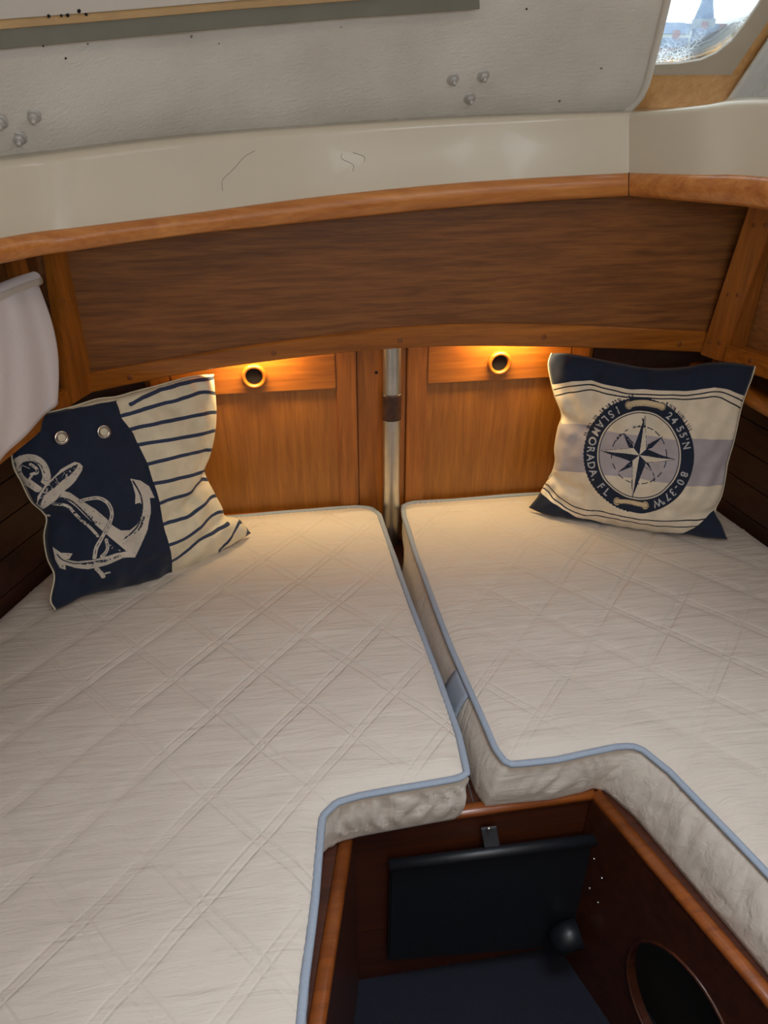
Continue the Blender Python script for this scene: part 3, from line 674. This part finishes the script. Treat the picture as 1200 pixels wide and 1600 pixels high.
# ================================================================== CUSHIONS
class Canvas:
    """flat fabric print, drawn in the cushion plane's own metres"""
    def __init__(s, to_plane, box, n, col):
        s.tp = to_plane; (s.x0, s.y0), (s.x1, s.y1) = box; s.n = n; s.a = np.empty((n, n, 3)); s.a[:] = col
        s.rng = np.random.default_rng(3); g = s.rng.random((n // 6 + 2, n // 6 + 2)); k = np.arange(n) / 6; i = k.astype(int); f = k - i
        r = g[i] * (1 - f)[:, None] + g[i + 1] * f[:, None]; s.spk = r[:, i] * (1 - f) + r[:, i + 1] * f + (s.rng.random((n, n)) - .5) * .25
    sc = 5.0
    def tex(s, P):
        q = np.array([s.tp(x, y) for x, y in P]); return np.stack([(q[:, 0] - s.x0) / (s.x1 - s.x0) * s.n, (q[:, 1] - s.y0) / (s.y1 - s.y0) * s.n], 1)
    def _box(s, T, m=0):
        lo = np.floor(T.min(0) - m).astype(int).clip(0, s.n - 1); hi = np.ceil(T.max(0) + m).astype(int).clip(1, s.n); return lo, hi
    def mask(s, T):
        lo, hi = s._box(T); X, Y = np.meshgrid(np.arange(lo[0], hi[0]) + .5, np.arange(lo[1], hi[1]) + .5); M = np.zeros(X.shape, bool)
        for (ax, ay), (bx, by) in zip(T, np.roll(T, -1, 0)):
            if ay != by: M ^= ((ay > Y) != (by > Y)) & (X < (bx - ax) * (Y - ay) / (by - ay) + ax)
        return lo, hi, M
    def put(s, lo, hi, M, col, wear):
        v = s.a[lo[1]:hi[1], lo[0]:hi[0]]
        if wear: M = M & (s.spk[lo[1]:hi[1], lo[0]:hi[0]] > wear)
        v[M] = col
    def fill(s, P, col, wear=0, smooth=0):
        if smooth: P = [(p.x, p.y) for p in smooth_pts([(x, y, 0) for x, y in P], smooth, True)]
        s.put(*s.mask(s.tex(P)), col, wear)
    def stroke(s, P, w, col, wear=0, smooth=0, dash=None, closed=False):
        if smooth: P = [(p.x, p.y) for p in smooth_pts([(x, y, 0) for x, y in P], smooth, closed)]
        if closed: P = list(P) + [P[0]]
        T = s.tex(P); sc = s.sc; r = w * sc / 2; run = 0
        for a, b in zip(T, T[1:]):
            L = np.hypot(*(b - a)); 
            if dash is None or (run / sc) % dash < dash * .55:
                lo, hi = s._box(np.array([a, b]), r + 1); X, Y = np.meshgrid(np.arange(lo[0], hi[0]) + .5, np.arange(lo[1], hi[1]) + .5)
                d = b - a; t = (((X - a[0]) * d[0] + (Y - a[1]) * d[1]) / (L * L + 1e-9)).clip(0, 1)
                s.put(lo, hi, np.hypot(X - a[0] - t * d[0], Y - a[1] - t * d[1]) < r, col, wear)
            run += L
    def glyph(s, ch, x, y, ang, h, col, wear=0, squash=1.0):
        """ang: which way the letter's top points, degrees, 90 = up in the picture"""
        c = bpy.data.curves.new('g', 'FONT'); c.body = ch; c.align_x = 'CENTER'; c.offset = .02; o = bpy.data.objects.new('g', c); C.objects.link(o)
        me = bpy.data.meshes.new_from_object(o.evaluated_get(bpy.context.evaluated_depsgraph_get())); me.calc_loop_triangles()
        V = [(v.co.x * squash, v.co.y - .34) for v in me.vertices]; u = (math.cos(math.radians(ang)), -math.sin(math.radians(ang))); r = (-u[1], u[0]); k = h / .7
        for t in me.loop_triangles: s.fill([(x + (V[i][0] * r[0] + V[i][1] * u[0]) * k, y + (V[i][0] * r[1] + V[i][1] * u[1]) * k) for i in t.vertices], col, wear)
        bpy.data.objects.remove(o); bpy.data.curves.remove(c); bpy.data.meshes.remove(me)
    def material(s, name):
        im = bpy.data.images.new(name, s.n, s.n); px = np.ones((s.n, s.n, 4), np.float32); px[..., :3] = np.array(s.a) / 255; im.pixels.foreach_set(px.ravel()); im.update(); im.pack()
        t = NT(name); ti = t.n('ShaderNodeTexImage', image=im); uvn = t.n('ShaderNodeUVMap'); t.t.links.new(uvn.outputs[0], ti.inputs[0])
        v = t.coord(); wv = t.noise(v, 700, 2); blot = t.ramp(t.noise(v, 30, 4), [(.3, (.86, .86, .86, 1)), (.7, (1.06, 1.06, 1.06, 1))])
        mx = t.n('ShaderNodeMix', data_type='RGBA', blend_type='MULTIPLY', i_0=1.0); t.t.links.new(ti.outputs[0], mx.inputs[6]); t.t.links.new(blot, mx.inputs[7])
        t.link(mx.outputs[2], 'Base Color'); t.b.inputs['Roughness'].default_value = .9; t.b.inputs['Sheen Weight'].default_value = .1
        t.bump(t.math('ADD', t.math('MULTIPLY', wv, .4), t.noise(v, 60, 4)), .5, .0012); return t.m
def cushion(name, sides, p0, p1, p2, creases, paint_fn, back, label, hf=.055, hb=.035, seed=0.0, seam=None):
    """sides: four sightline polylines (top, right, bottom, left) of the cushion's seam, all lying in the plane p0 p1 p2"""
    n = (p1 - p0).cross(p2 - p0).normalized(); n = n if n.dot(EYE - p0) > 0 else -n
    ax = (p1 - p0).normalized(); ay = n.cross(ax)
    def loc(x, y, off=0.0):
        v = onpl(x, y, p0 + n * off, n) - p0; return v.dot(ax), v.dot(ay)
    N = 84
    def even(P):
        Q = smooth_pts([(*loc(x, y), 0) for x, y in P], 6); L = [0.0]
        for a, b in zip(Q, Q[1:]): L.append(L[-1] + (b - a).length)
        return [(float(np.interp(L[-1] * k / N, L, [q.x for q in Q])), float(np.interp(L[-1] * k / N, L, [q.y for q in Q]))) for k in range(N + 1)]
    T, R, B, Lf = map(even, sides)      # T: left to right, R: top to bottom, B: left to right, Lf: top to bottom
    G = np.zeros((N + 1, N + 1, 2))
    for i in range(N + 1):
        v = i / N
        for j in range(N + 1):
            u = j / N
            for c in (0, 1):
                G[i, j, c] = (1 - v) * T[j][c] + v * B[j][c] + (1 - u) * Lf[i][c] + u * R[i][c] - ((1 - u) * (1 - v) * T[0][c] + u * (1 - v) * T[N][c] + (1 - u) * v * B[0][c] + u * v * B[N][c])
    lo = G.reshape(-1, 2).min(0) - .01; hi = G.reshape(-1, 2).max(0) + .01; side = max(hi - lo); hi = lo + side
    Gf = G.reshape(-1, 2); PR = np.array([(16 * (j / N) * (1 - j / N) * (i / N) * (1 - i / N)) ** .42 for i in range(N + 1) for j in range(N + 1)])
    cr = [(np.array(loc(*a)), np.array(loc(*b)), d, w_) for a, b, d, w_ in creases]
    def onfab(x, y):
        g = loc(x, y)
        for _ in range(2):
            k = int(np.argmin((Gf[:, 0] - g[0]) ** 2 + (Gf[:, 1] - g[1]) ** 2)); g = loc(x, y, hf * PR[k])
        return g
    cv = Canvas(onfab, (lo, hi), 1100, back); cv.sc = float(np.hypot(*(np.array(loc(sides[1][3][0] - 60, sides[1][3][1])) - np.array(loc(sides[1][3][0] - 160, sides[1][3][1])))) / 100 / side * cv.n); paint_fn(cv)
    mt = cv.material(name + '_print'); mb = plain(name + '_back', back, .9, spk=.03)
    bm = bmesh.new(); uvl = bm.loops.layers.uv.new('UVMap'); F = {}; Bk = {}
    for i in range(N + 1):
        for j in range(N + 1):
            u, v = j / N, i / N; g = G[i, j]; pu, pv = 4 * u * (1 - u), 4 * v * (1 - v); pr = (pu * pv) ** .42
            q = Vector((g[0] * 9, g[1] * 9, seed)); wv = noise.noise(q) * .012 + noise.noise(q * 2.7) * .007 + noise.noise(q * 5.5) * .0022
            edge = max(0, 1 - min(pu, pv) * 1.6); wv += edge * .0035 * math.sin((u * 1.0 + v * .3) * 60 + 3 * noise.noise(q))
            h = hf * pr + wv * min(1, pr * 2.2)
            for a, b, d, w_ in cr:
                ab = b - a; t = max(0, min(1, (g - a).dot(ab) / ab.dot(ab))); dist = np.hypot(*(g - a - ab * t)); h -= d * math.exp(-(dist / w_) ** 2) * min(1, pr * 3)
            base = p0 + ax * g[0] + ay * g[1]
            F[i, j] = bm.verts.new(base + n * h)
            Bk[i, j] = F[i, j] if i in (0, N) or j in (0, N) else bm.verts.new(base - n * hb * (pu * pv) ** .8)
    U = (G - lo) / side
    for i in range(N):
        for j in range(N):
            for D_, mi in ((F, 0), (Bk, 1)):
                idx = ((i, j), (i, j + 1), (i + 1, j + 1), (i + 1, j)); f = bm.faces.new([D_[k] for k in (idx if mi else idx[::-1])]); f.material_index = mi; f.smooth = True
                for l, k in zip(f.loops, (idx if mi else idx[::-1])): l[uvl].uv = U[k]
    root = tag(empty(name, p0.lerp(p1, .5)), label, 'cushion', 'nautical cushions on the berths')
    bmesh.ops.translate(bm, verts=bm.verts, vec=-root.location); bmesh.ops.recalc_face_normals(bm, faces=bm.faces)
    me = bpy.data.meshes.new('cover'); bm.to_mesh(me); bm.free(); me.materials.append(mt); me.materials.append(mb); o = bpy.data.objects.new('cover', me); C.objects.link(o); o.parent = root
    W = lambda g: p0 + ax * g[0] + ay * g[1]
    if seam:
        for P in seam(T, R, B, Lf): tube('seam', [W(g) for g in P], .0017, CREAM, root, 6, up=n)
    def surfpt(x, y):
        g = np.array(onfab(x, y)); k = np.unravel_index(np.argmin(((G - g) ** 2).sum(2)), (N + 1, N + 1)); return root, k, n, o
    return root, o, lambda x, y: (lambda k: root.location + o.data.vertices[vidx(me, k, N)].co)(surfpt(x, y)[1]), n
def vidx(me, k, N):
    i, j = k; tot = 0
    # vertices were made row by row, one on the seam and two inside it
    for r in range(i): tot += (N + 1) if r in (0, N) else 2 * (N + 1) - 2
    if i in (0, N): return tot + j
    return tot + (0 if j == 0 else 2 * j - 1)
CREAM = plain('cream_cotton', (214, 204, 178), .9, spk=.04, bscale=200)
NAVY = (19, 31, 54); CRM = (226, 214, 186); STR = (46, 58, 86); ANC = (206, 196, 182)
def paint_anchor(c):
    A = lambda P: [(x / 5 + 10, y / 5 + 690) for x, y in P]       # motif drawn at five times the photograph's scale
    c.a[:] = CRM
    bd = [(176, 618), (180, 628), (191, 653), (210, 679), (231, 724.5), (241.5, 756), (250, 787), (255.5, 819), (262.5, 854), (268, 900)]
    for P in ([(205, 632), (217, 625), (245, 612), (290, 598), (336, 590)], [(191, 650), (215, 643), (250, 633), (280, 625), (315, 613), (338, 615)], [(205, 671), (250, 661), (315, 647), (340, 643)], [(215, 696), (270, 686), (318, 677), (338, 671)],
              [(225, 727), (280, 713), (329, 702), (336, 698)], [(236, 757), (304, 742), (326, 732)], [(246, 788), (270, 779), (297, 770), (310, 758), (327, 747)], [(254, 820), (280, 812), (297, 805), (320, 786), (340, 770)],
              [(260, 851), (285, 842), (308, 826), (330, 808), (350, 796)], [(266, 878), (290, 862), (308, 847), (335, 832), (356, 818)], [(340, 862), (356, 845), (370, 822), (378, 806)]):
        c.stroke(P, 5.4, STR, smooth=6)
    c.fill([(384, 822), (400, 812), (400, 850), (378, 848)], STR)
    c.fill([(-60, 646), (60, 641), (112, 638.5), (150, 631), (182, 625.5)] + bd[1:] + [(260, 1000), (-60, 1000)], NAVY)
    c.stroke(A([(180, 210), (110, 180), (70, 190), (58, 230)]), 1, ANC)
    # ring
    ring = A([(300, 330), (318, 270), (285, 180), (215, 130), (130, 135), (75, 185), (85, 255), (130, 305), (185, 330), (245, 370)])
    c.stroke(ring, 10, ANC, .12, 5); c.stroke([(x + 1.2, y + 1.6) for x, y in A([(295, 240), (262, 175), (195, 148), (130, 160), (98, 200)])], 1.4, NAVY, .3, 5)
    c.stroke(A([(185, 300), (195, 255), (240, 245), (235, 210), (190, 178)]), 4, ANC, .2, 4)
    c.fill(A([(190, 330), (200, 275), (300, 340), (270, 385)]), ANC, .3)
    c.stroke(A([(205, 290), (290, 350)]), 5, NAVY, .25)
    c.stroke(A([(130, 330), (175, 430), (225, 510), (290, 570), (345, 583)]), 2.6, ANC, .3, 4)
    # main body: shank, arms and flukes
    c.fill(A([(445, 385), (500, 400), (600, 468), (700, 530), (780, 600), (830, 655), (890, 692), (960, 690), (1020, 640), (1055, 580), (1068, 500), (1050, 480), (1010, 490), (1012, 420), (992, 340), (965, 288), (1050, 305), (1120, 350), (1160, 440), (1125, 442), (1130, 560), (1100, 680), (1050, 780), (1000, 902), (900, 903), (760, 960), (640, 998), (540, 992), (472, 972), (475, 1010), (420, 990), (380, 920), (358, 820), (425, 868), (525, 880), (500, 925), (470, 930), (560, 940), (660, 925), (760, 890), (850, 865), (935, 855), (870, 800), (800, 742), (740, 690), (650, 610), (560, 520), (480, 460), (420, 440)]), ANC, .06)
    c.stroke(A([(990, 310), (1035, 380), (1062, 450), (1066, 540), (1030, 640), (975, 710), (920, 760)]), 2.4, NAVY, .25, 4)
    c.stroke(A([(1000, 715), (1050, 650), (1075, 590)]), 4, NAVY, .5, 4)
    c.stroke(A([(395, 880), (440, 925), (520, 955), (620, 950), (760, 915)]), 1.6, NAVY, .2, 4); c.stroke(A([(600, 958), (720, 935), (880, 885)]), 3.2, NAVY, .55, 3)
    c.stroke(A([(640, 575), (720, 640)]), 4, NAVY, .62)
    # rail beside the shank
    c.stroke(A([(375, 488), (480, 505), (540, 560), (590, 612), (650, 665), (710, 735)]), 4.2, ANC, .32, 3); c.stroke(A([(430, 440), (520, 470), (620, 560), (690, 640)]), 2, NAVY, .2, 3)
    # stock
    c.fill(A([(525, 155), (565, 165), (592, 190), (588, 225), (545, 300), (500, 350), (440, 400), (395, 455), (285, 532), (235, 492), (240, 430), (300, 350), (385, 260), (420, 218), (480, 180)]), ANC, .05)
    c.fill(A([(262, 440), (330, 340), (400, 265), (470, 215), (540, 175), (550, 190), (490, 265), (440, 300), (380, 360), (300, 425), (262, 500), (244, 485)]), NAVY, .33, 2)
    # rope
    rope = A([(590, 465), (640, 450), (720, 440), (790, 480), (825, 560), (808, 630), (772, 690), (735, 760), (700, 830), (682, 905)])
    c.stroke(rope, 6.4, NAVY, 0, 5); c.stroke(rope, 5.2, ANC, .08, 5); c.stroke(rope, .9, NAVY, 0, 5, dash=4)
    r2 = A([(775, 765), (782, 820), (765, 860), (735, 890)]); c.stroke(r2, 4.6, ANC, .08, 5); c.stroke(r2, .8, NAVY, 0, 5, dash=3)
    c.stroke(A([(790, 800), (830, 830), (880, 850)]), 3, ANC, .6)
    t = A([(700, 990), (730, 1020), (750, 1050)]); c.stroke(t, 6, ANC, .1); c.stroke(A([(740, 1030), (792, 1015)]), 3.4, ANC, .2)
def paint_compass(c):
    A = lambda P: [(x / 5 + 880, y / 5 + 580) for x, y in P]; Bp = lambda P: [(x / 3 + 800, y / 3 + 520) for x, y in P]
    cx, cy = 998.5, 711; c.a[:] = (230, 216, 192); LIL = (176, 168, 172)
    c.fill(Bp([(100, 408), (235, 425), (400, 440), (640, 470), (850, 495), (1025, 503), (1150, 508), (1150, 722), (850, 718), (640, 695), (400, 655), (200, 642), (100, 640)]), LIL)
    c.fill(Bp([(60, 0), (60, 250), (185, 240), (280, 226), (370, 226), (470, 250), (560, 265), (750, 270), (860, 272), (950, 255), (1020, 268), (1090, 292), (1250, 350), (1250, 0)]), NAVY)
    K2 = (22, 26, 40)
    for P in ([(120, 285), (190, 268), (280, 250), (370, 246), (460, 266), (560, 287), (750, 291), (860, 292), (950, 276), (1020, 292), (1085, 322), (1150, 360)], [(120, 318), (195, 297), (280, 280), (370, 270), (460, 290), (560, 303), (750, 309), (860, 312), (950, 301), (1010, 322), (1065, 350), (1150, 400)],
              [(130, 670), (160, 710), (200, 762), (290, 818), (400, 840), (600, 868), (760, 878), (900, 880), (1000, 860)], [(110, 700), (150, 735), (200, 790), (300, 845), (500, 874), (700, 900), (860, 908), (960, 890)]): c.stroke(Bp(P), 2.1, K2, smooth=5)
    c.fill(Bp([(0, 700), (135, 745), (190, 800), (300, 862), (500, 900), (650, 925), (800, 936), (850, 918), (945, 842), (1100, 800), (1100, 1100), (0, 1100)]), NAVY)
    el = lambda rx, ry, m=72: [(cx + rx * math.cos(2 * math.pi * k / m), cy + ry * math.sin(2 * math.pi * k / m)) for k in range(m)]
    jag = [(cx + (86 + (1.2 * (k % 2) if k > 50 and k < 130 else 0)) * math.cos(math.pi * k / 90), cy + (89 + (1.4 * (k % 2) if k > 50 else 0)) * math.sin(math.pi * k / 90)) for k in range(180)]
    rng = np.random.default_rng(5)
    for k in range(60):
        a = math.radians(rng.uniform(95, 160) if k < 38 else rng.uniform(25, 62)); c.stroke([(cx + 85 * math.cos(a), cy - 88 * math.sin(a)), (cx + 91.5 * math.cos(a + .02), cy - 94 * math.sin(a + .02))], 1.2, NAVY, .2)
    c.fill(jag, NAVY)
    CR2 = (214, 204, 186)
    c.fill(el(65.5, 69.5), CR2); c.fill(el(63.2, 67.4), NAVY); c.fill(el(61.8, 66), (222, 210, 188))
    c.fill([p for p in el(61.8, 66) if True], (222, 210, 188))
    band = [(p[0], min(max(p[1], 672 + (p[0] - 937) * .12), 741 + (p[0] - 937) * .12)) for p in el(61.8, 66, 120)]
    c.fill(band, LIL)
    c.stroke(el(43, 45, 60), 1.5, NAVY, .1, 0, 7, True)
    ct = (595, 660)
    def spike(tip, sL, sR, dark):
        c.fill(A([tip, sL, ct]), NAVY if dark == 0 else CR2, .06 if dark == 0 else 0); c.fill(A([tip, sR, ct]), NAVY if dark == 1 else CR2, .06 if dark == 1 else 0)
        c.stroke(A([sR if dark == 0 else sL, tip]), .7, NAVY, .35)
    for P in ([(778, 510), (664, 578), (645, 620), (694, 602)], [(432, 788), (522, 708), (552, 700), (530, 748)], [(474, 488), (512, 596), (550, 612), (544, 572)], [(694, 782), (648, 724), (640, 700), (668, 722)]): c.fill(A(P), NAVY, .08)
    for P in ([(778, 510), (640, 590)], [(432, 788), (560, 735)], [(474, 488), (575, 590)], [(694, 782), (610, 735)]): c.stroke(A(P), .8, NAVY, .2)
    c.stroke(A([(700, 790), (715, 840)]), 1.4, NAVY, .4); c.stroke(A([(410, 540), (450, 495)]), 2.6, NAVY, .3); c.stroke(A([(445, 490), (480, 480), (545, 560)]), 2.0, NAVY, .4)
    spike((640, 345), (548, 605), (650, 612), 0); spike((875, 685), (652, 612), (650, 715), 0); spike((540, 990), (648, 712), (540, 705), 0); spike((292, 618), (528, 708), (548, 600), 0)
    c.stroke(A([(620, 370), (640, 440), (615, 430)]), 2, NAVY, .3); c.stroke(A([(545, 425), (570, 438), (600, 425)]), 2.4, NAVY, .4); c.stroke(A([(537, 850), (537, 915)]), 1.2, NAVY, .2); c.stroke(A([(700, 835), (720, 860)]), 1.5, NAVY, .3)
    # rope grips
    for P, w_ in ((A([(515, 262), (570, 250), (640, 250), (720, 262), (770, 275)]), 10), (A([(420, 1022), (480, 1022), (560, 1030), (640, 1040)]), 9)):
        for q in (P[0], P[-1]): c.fill([(q[0] + (w_ * .72) * math.cos(k), q[1] + (w_ * .72) * math.sin(k)) for k in np.linspace(0, 6.1, 16)], (22, 26, 40)); c.fill([(q[0] + (w_ * .64) * math.cos(k), q[1] + (w_ * .64) * math.sin(k)) for k in np.linspace(0, 6.1, 16)], (208, 188, 152))
        c.stroke(P, w_ + 1, (22, 26, 40), smooth=4); c.stroke(P, w_ - .6, (208, 188, 152), smooth=4); c.stroke([(x, y + w_ * .3) for x, y in P], .9, (140, 118, 90), .4, 4)
    c.fill([(x, y) for x, y in A([(560, 285), (740, 300), (700, 315), (590, 305)])], (16, 20, 34))
    for ch, a in (('I', 116), ('S', 125), ('L', 134), ('A', 143), ('M', 153), ('O', 164), ('R', 173), ('A', 182), ('D', 191), ('A', 200), (',', 207), ('F', 218), ('L', 228)):
        r = math.radians(a); c.glyph(ch, cx + 75.5 * math.cos(r), cy - 79 * math.sin(r), a + 180, 11.5, (190, 190, 190), .12, .95)
    for ch, a in (('2', 51), ('4', 43), ('5', 31.5), ('5', 24), ("'", 18), ('N', 11), ('8', -21), ('0', -31), ('-', -38.5), ('3', -46), ('7', -54), ("'", -60.5), ('W', -67)):
        r = math.radians(a); c.glyph(ch, cx + 75.5 * math.cos(r), cy - 79 * math.sin(r), a, 11.5, (190, 190, 190), .12, .95)
TL = [(18, 655), (60, 648), (112, 636), (150, 624), (182, 620), (210, 612), (245, 603), (297, 589), (334, 586)]
RL = [(334, 586), (336, 615), (336, 647), (334, 675), (328, 708), (320, 735), (331, 763), (346, 791), (352, 806), (372, 810), (392, 833)]
BL_ = [(87, 953), (108, 944), (128, 933), (157, 925), (210, 914), (268, 897), (315, 879), (350, 857), (378, 842), (392, 833)]
LL = [(18, 655), (17, 690), (21, 728), (33, 752), (48, 782), (66, 799), (73, 812), (69, 838), (74, 872), (85, 900), (79, 937), (87, 953)]
zc = .618
cu1, cov1, sp1, n1 = cushion('cushion', (TL, RL, BL_, LL), onz(87, 953, zc), onz(392, 833, zc), ony(334, 586, 1.482),
    [((326, 733), (282, 782), .016, .012), ((282, 782), (250, 800), .006, .012), ((190, 630), (262, 636), .006, .010), ((300, 592), (316, 640), .007, .012), ((75, 800), (110, 812), .010, .012), ((345, 806), (300, 838), .008, .012), ((85, 900), (120, 905), .008, .014), ((250, 605), (262, 640), .005, .010)],
    paint_anchor, CRM, 'square cushion with a white anchor on navy and striped side, leaning left', seed=2.0, seam=lambda T, R, B, L: (T, L))
for q in ((93.5, 682), (160.5, 675.5)):
    p = sp1(*q); e_ = tube('eyelet', [p + n1 * .0035 + (n1.orthogonal() * math.cos(a) + n1.cross(n1.orthogonal()) * math.sin(a)).normalized() * .0098 for a in np.linspace(0, 2 * math.pi, 25)[:-1]], (.0030, .0014), CHROME, cu1, 8, True, up=n1)
    lathe('eyelet_hole', p, n1, [(.0085, .003), (0, .003)], CREAM, cu1, 20)
TR_ = [(862, 552), (887, 552), (927, 559), (973, 568), (1007, 574), (1040, 575), (1077, 572), (1105, 567), (1140, 566), (1180, 572)]
RR = [(1180, 572), (1174, 592), (1167, 610), (1158, 637), (1147, 687), (1137, 722), (1133, 747), (1127, 775), (1117, 799), (1127, 818), (1137, 843)]
BR_ = [(826, 793), (850, 803), (883, 808), (933, 816), (1000, 826), (1067, 834), (1100, 840), (1137, 843)]
LR = [(862, 552), (857, 568), (860, 590), (867, 618), (878, 648), (872, 670), (867, 700), (868, 720), (862, 740), (850, 758), (840, 776), (826, 793)]
cu2, cov2, sp2, n2 = cushion('cushion', (TR_, RR, BR_, LR), onz(826, 793, zc), onz(1137, 843, zc), ony(862, 552, 1.478),
    [((878, 648), (925, 668), .014, .012), ((862, 742), (905, 762), .012, .012), ((850, 760), (890, 790), .008, .010), ((1117, 800), (1075, 800), .010, .014), ((925, 560), (922, 620), .008, .016), ((1090, 570), (1085, 612), .008, .016), ((1000, 575), (1010, 600), .006, .014), ((880, 600), (905, 640), .006, .014)],
    paint_compass, (222, 208, 184), 'square cushion printed with a compass rose in a lifebuoy, leaning right', seed=6.0, seam=lambda T, R, B, L: (R[:70], L[:66]))
# ================================================================== OUTSIDE, through the window
HAZE = plain('hazy_stone', (176, 186, 196), .9, spk=.12, bscale=.3); ROOF = plain('hazy_slate_roof', (130, 148, 174), .8, spk=.1, bscale=.3); BRK = plain('hazy_brick', (176, 150, 156), .9, spk=.1, bscale=.4)
WHT = plain('pale_render', (206, 212, 214), .8, spk=.05, bscale=.4); WIN = plain('dark_glass', (92, 108, 128), .3); GRD = plain('wet_quay', (150, 158, 160), .7, spk=.1, bscale=.2)
WAT = plain('harbour_water', (150, 165, 170), .2, spk=.1, bscale=.3, bstr=.2)
S(box('ground_water', (-40, 6, -1.02), (160, 150, -1.0), WAT, None, 0), 'harbour water outside'); S(box('ground_quay', (-60, 150, -1.0), (300, 330, -.4), GRD, None, 0), 'far quay outside')
def far(x, D, y): d = ray(x, 90); d.z = 0; p = d * (D / math.hypot(d.x, d.y)); return p
def house(px, D, wd, ht, dp, wall, roof, label, rows, cols, rise):
    p = far(px, D, 90); r = tag(empty('house', (p.x, p.y, -.4)), label, 'house', 'far houses across the harbour'); x0, x1, y0, y1, z0, z1 = p.x - wd / 2, p.x + wd / 2, p.y, p.y + dp, -.4, -.4 + ht
    box('wall', (x0, y0, z0), (x1, y1, z1), wall, r, 0)
    prism('roof', [(x0 - .3, y0 - .3, z1), (x0 - .3, y1 + .3, z1), (x0 - .3, (y0 + y1) / 2, z1 + rise)], (wd + .6, 0, 0), roof, r, 0)
    for i in range(rows):
        for j in range(cols):
            cx_ = x0 + wd * (j + .5) / cols; cz = z0 + ht * (i + .55) / rows
            f = box('window', (cx_ - .5, y0 - .08, cz - .7), (cx_ + .5, y0 + .02, cz + .7), WIN, r, 0)
    box('chimney', (x0 + wd * .2, (y0 + y1) / 2 - .5, z1 + rise - 1), (x0 + wd * .2 + 1, (y0 + y1) / 2 + .5, z1 + rise + 1.2), BRK, r, 0)
    return r
house(1050, 205, 7, 6.5, 9, WHT, ROOF, 'far pale house left of the church, seen through the window', 2, 3, 2.2)
house(1119, 215, 8, 5.5, 9, WHT, ROOF, 'far pale house right of the church, seen through the window', 2, 3, 2.4)
house(1079, 175, 8, 3.6, 7, BRK, ROOF, 'far low brick house in front of the church', 1, 4, 1.6)
house(1154, 180, 8, 4.3, 9, HAZE, ROOF, 'far grey house at the right edge of the window', 2, 3, 2.0)
p = far(1089, 230, 90); x, y = p.x, p.y
ch = tag(empty('church', (x, y, -.4)), 'far church with a tall blue grey spire seen through the window', 'church')
box('tower', (x - 2, y - 2, -.4), (x + 2, y + 2, 9.6), HAZE, ch, 0)
bm = bmesh.new(); vs_ = [bm.verts.new((x + 2.3 * math.cos(math.pi / 4 * k + .39), y + 2.3 * math.sin(math.pi / 4 * k + .39), 9.6)) for k in range(8)]; v2 = [bm.verts.new((x + 1.5 * math.cos(math.pi / 4 * k + .39), y + 1.5 * math.sin(math.pi / 4 * k + .39), 12.4)) for k in range(8)]; tipv = bm.verts.new((x, y, 21))
for k in range(8): bm.faces.new((vs_[k], vs_[(k + 1) % 8], v2[(k + 1) % 8], v2[k])); bm.faces.new((v2[k], v2[(k + 1) % 8], tipv))
bm.faces.new(vs_[::-1]); frombm('spire', bm, ROOF, ch)
prism('nave_roof', [(x - 9, y - 1, 5.6), (x - 9, y + 9, 5.6), (x - 9, y + 4, 8.8)], (16, 0, 0), ROOF, ch, 0); box('nave', (x - 8.6, y - .6, -.4), (x + 6.6, y + 8.6, 5.6), HAZE, ch, 0)
for dx in (-7, -4.6, 3, 5): box('window', (x + dx - .4, y - .7, 1.5), (x + dx + .4, y - .55, 4.4), WIN, ch, 0)
for dz in (4, 7.4): box('belfry_window', (x - .4, y - 2.08, dz - .9), (x + .4, y - 1.95, dz + .9), WIN, ch, 0)
p = far(1070, 60, 90); bt = tag(empty('moored_boat', (p.x, p.y, -1)), 'white moored boat with a thin mast low in the window', 'boat')
tube('mast', [(p.x, p.y, -.1), (p.x + .1, p.y, 3.0)], .06, WHT, bt, 8); tube('spreader', [(p.x - .5, p.y, 2.0), (p.x + .6, p.y, 2.05)], .03, WHT, bt, 6)
rows = []
for k in range(13):
    t = k / 12; X = p.x - 4 + 8 * t; b_ = 1.2 * math.sin(math.pi * min(.96, .12 + t * .86)) ** .6; z_ = -.15 + .25 * t * t
    rows.append([(X, p.y - b_, z_), (X, p.y - b_ * .8, -.8), (X, p.y, -1.0), (X, p.y + b_ * .8, -.8), (X, p.y + b_, z_), (X, p.y, z_ + .08), (X, p.y - b_, z_)])
grid('hull', rows, WHT, bt); box('cabin', (p.x - 2, p.y - .7, -.1), (p.x + 1.2, p.y + .7, .45), WHT, bt, .05)
